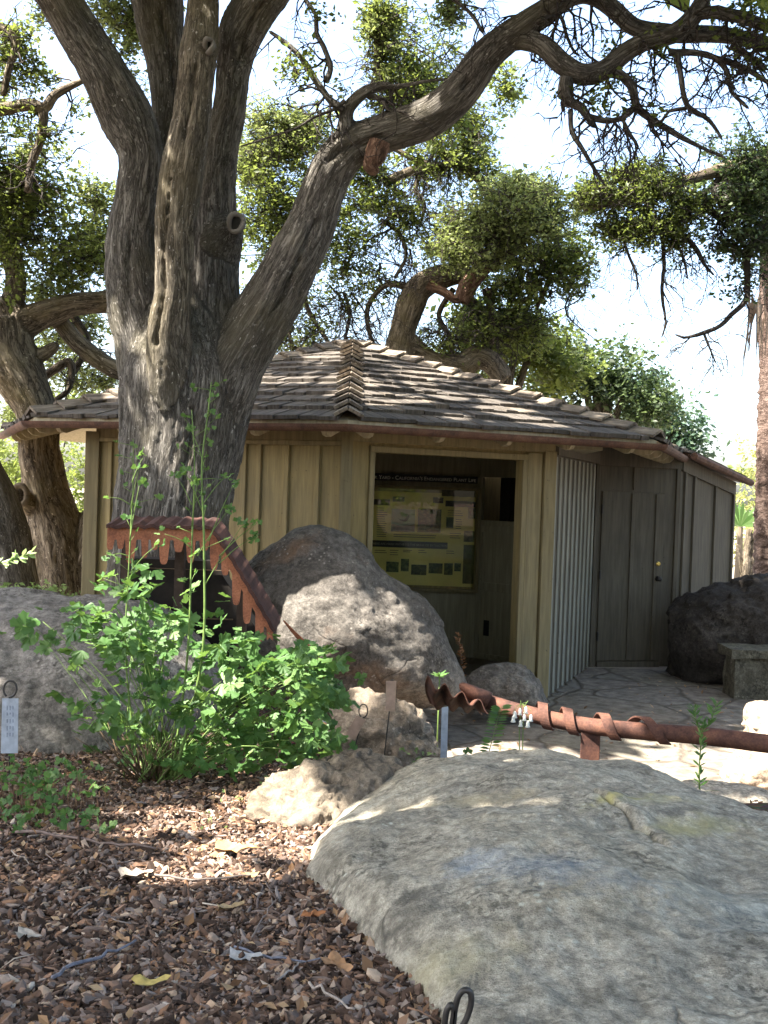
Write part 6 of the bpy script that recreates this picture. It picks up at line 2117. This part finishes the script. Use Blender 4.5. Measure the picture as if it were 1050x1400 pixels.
    big_leaf(330, 1327, .06, (.42, .41, .40), 'grey white leaf in the lower mulch left of the boulder', .1)
    big_leaf(55, 1096, .07, (.30, .12, .06), 'red brown dead leaf caught in the low herb patch', .2, .06)
    big_leaf(120, 1060, .03, yel, 'small yellow leaf under the columbine', 1.2)
    def stick(pts, r, col, lab):
        P = [ground_hit(x, y) + np.array([0, 0, .030]) for x, y in pts]
        q = spline(np.array(P), n=4); q = q + rng.normal(size=q.shape) * .003
        mb = MB(); mb.tube(q, np.linspace(r, r * .55, len(q)), 6, wob=.3)
        o = mb.build('stick', mat_plain('dry_stick', col, .9, var=.35, scale=70), None, smooth=True)
        tag(o, lab, 'stick')
    g = (.21, .17, .145)
    stick([(20, 1148), (90, 1155), (150, 1165), (215, 1172)], .0055, (.19, .14, .12), 'long thin stick lying in front of the low herb patch')
    stick([(205, 1208), (260, 1214), (330, 1212), (370, 1205)], .004, g, 'grey stick crossing the bright sunlit mulch')
    stick([(350, 1255), (360, 1220), (372, 1235), (378, 1245)], .0035, (.13, .1, .09), 'forked dark twig leaning by the edge of the lichen boulder')
    stick([(345, 1300), (362, 1262), (375, 1240)], .003, g, 'short grey twig below the forked dark twig')
    stick([(70, 1350), (110, 1335), (150, 1318), (185, 1302)], .005, (.17, .17, .2), 'bluish grey stick in the bottom left mulch')
    stick([(320, 1310), (360, 1324), (400, 1328), (480, 1326)], .0035, (.15, .16, .2), 'dark bluish stick pointing at the boulder in the lower mulch')
    stick([(424, 1362), (450, 1378), (485, 1400)], .004, (.33, .28, .24), 'pale peeled stick at the bottom edge')
    stick([(15, 1176), (40, 1192)], .003, (.3, .25, .21), 'short pale stick at the left edge of the mulch')
    stick([(380, 1355), (400, 1342), (412, 1332)], .003, (.36, .31, .27), 'short pale stick among the chips left of the lowest brown leaf')
    stick([(100, 1265), (140, 1240), (150, 1222)], .003, g, 'thin grey twig beside the round tan leaf')
    # three leaves lying on the big boulder
    for px, py, s, lab in ((832, 1082, .045, 'reddish leaf resting on the boulder, right of two'), (763, 1094, .03, 'reddish leaf resting on the boulder, left of two')):
        big_leaf(px, py, s, (.26, .13, .08), lab, .6, .01, .80)


# ------------------------------------------------------------------ light
def light():
    w = bpy.data.worlds.new('World'); scene.world = w
    w.use_nodes = True
    nt = w.node_tree; nt.nodes.clear()
    out = nt.nodes.new('ShaderNodeOutputWorld'); bg = nt.nodes.new('ShaderNodeBackground')
    sky = nt.nodes.new('ShaderNodeTexSky'); sky.sky_type = 'NISHITA'; sky.sun_disc = False
    el = math.asin(SUN[2]); az = math.atan2(SUN[0], SUN[1])
    sky.sun_elevation = el; sky.sun_rotation = az
    sky.air_density = 1.0; sky.dust_density = 4.0; sky.ozone_density = 1.0
    nt.links.new(sky.outputs[0], bg.inputs['Color']); bg.inputs['Strength'].default_value = .14
    nt.links.new(bg.outputs[0], out.inputs['Surface'])
    l = bpy.data.lights.new('sun', 'SUN'); l.energy = 5.0; l.angle = math.radians(.53); l.color = (1, .94, .84)
    o = bpy.data.objects.new('sun', l); COL.objects.link(o)
    o.rotation_euler = Vector(SUN).to_track_quat('Z', 'Y').to_euler()
    o.location = (-10, 8, 20)
    vs = scene.view_settings
    scene.display_settings.display_device = 'sRGB'
    vs.view_transform = 'Standard'; vs.look = 'None'; vs.exposure = 2.5; vs.gamma = 1
    vs.use_curve_mapping = False


def set_gaps():
    for px, py, r in ((400, 1125, .20), (345, 1150, .16), (330, 1110, .20), (385, 1165, .22), (360, 1140, .28), (425, 1130, .12), (310, 1165, .14), (290, 1140, .10), (300, 1200, .02), (190, 1210, .0), (300, 1125, .04), (250, 1190, .0)):
        GAPS.append((ground_hit(px, py), r + .14))
    for x in np.arange(.2, 3.4, .42):
        GAPS.append((np.array([x, 7.25 + .2 * math.sin(x * 3), .1]), .55))
        GAPS.append((np.array([x + .2, 6.6 + .2 * math.cos(x * 4), .12]), .38))
    for px, py, Y, r in ((395, 785, 7.6, .08), (370, 800, 7.6, .08), (425, 775, 7.6, .04), (245, 860, 5.7, .2), (215, 850, 5.7, .16), (260, 830, 4.7, .3), (150, 850, 4.7, .22), (330, 880, 4.6, .22), (420, 960, 4.6, .2), (400, 900, 4.6, .2), (170, 480, 7.4, .1), (460, 190, 6.9, .22), (600, 140, 6.9, .15),
                         (640, 950, 5.5, .16), (720, 975, 5.4, .16), (800, 985, 5.3, .16), (430, 880, 6.3, .12), (650, 1105, 3.6, .08), (610, 1120, 3.6, .07)):
        GAPS.append((W(px, py, Y), r + .10))
    for px, py, Y, r in ((700, 290, 16, .9), (655, 335, 16, .6), (720, 260, 16, .6), (620, 350, 16, .5), (370, 175, 17, .7), (420, 170, 17, .5), (850, 270, 13.5, .7), (130, 290, 12.6, .5), (760, 480, 19, .8), (840, 500, 20, .7), (600, 530, 12, .4), (520, 60, 14, .4), (60, 250, 11.6, .4), (390, 250, 17, .8), (60, 270, 11.6, 1.0), (30, 330, 11.8, .6), (130, 320, 12.6, .8), (20, 90, 11.2, .8), (480, 290, 17, .7), (520, 50, 14, .6), (600, 200, 17, .7), (750, 365, 17, .6), (1010, 250, 13.5, .6), (350, 300, 17, .6), (680, 430, 17.5, .6)):
        GAPS.append((W(px, py, Y), r))
    rng = np.random.default_rng(3)
    for _ in range(46):
        px, py = rng.uniform(350, 900), rng.uniform(480, 590)
        a = rng.uniform(-1.0, 2.6); 
        p = np.array([a, 0, 0]); 
        q = np.array([rng.uniform(-3, 3), rng.uniform(8.6, 12.2)])
        z = roof_z(q)
        if z > EAVE: GAPS.append((v3(q, z), rng.uniform(.2, .45)))


set_gaps()
light()
build_ground()
rocks()
kiosk()
display_board()
main_oak()
far_trees()
rear_trees()
palm()
awning()
pipe()
bench()
tags()
columbine()
small_plants()
mulch()
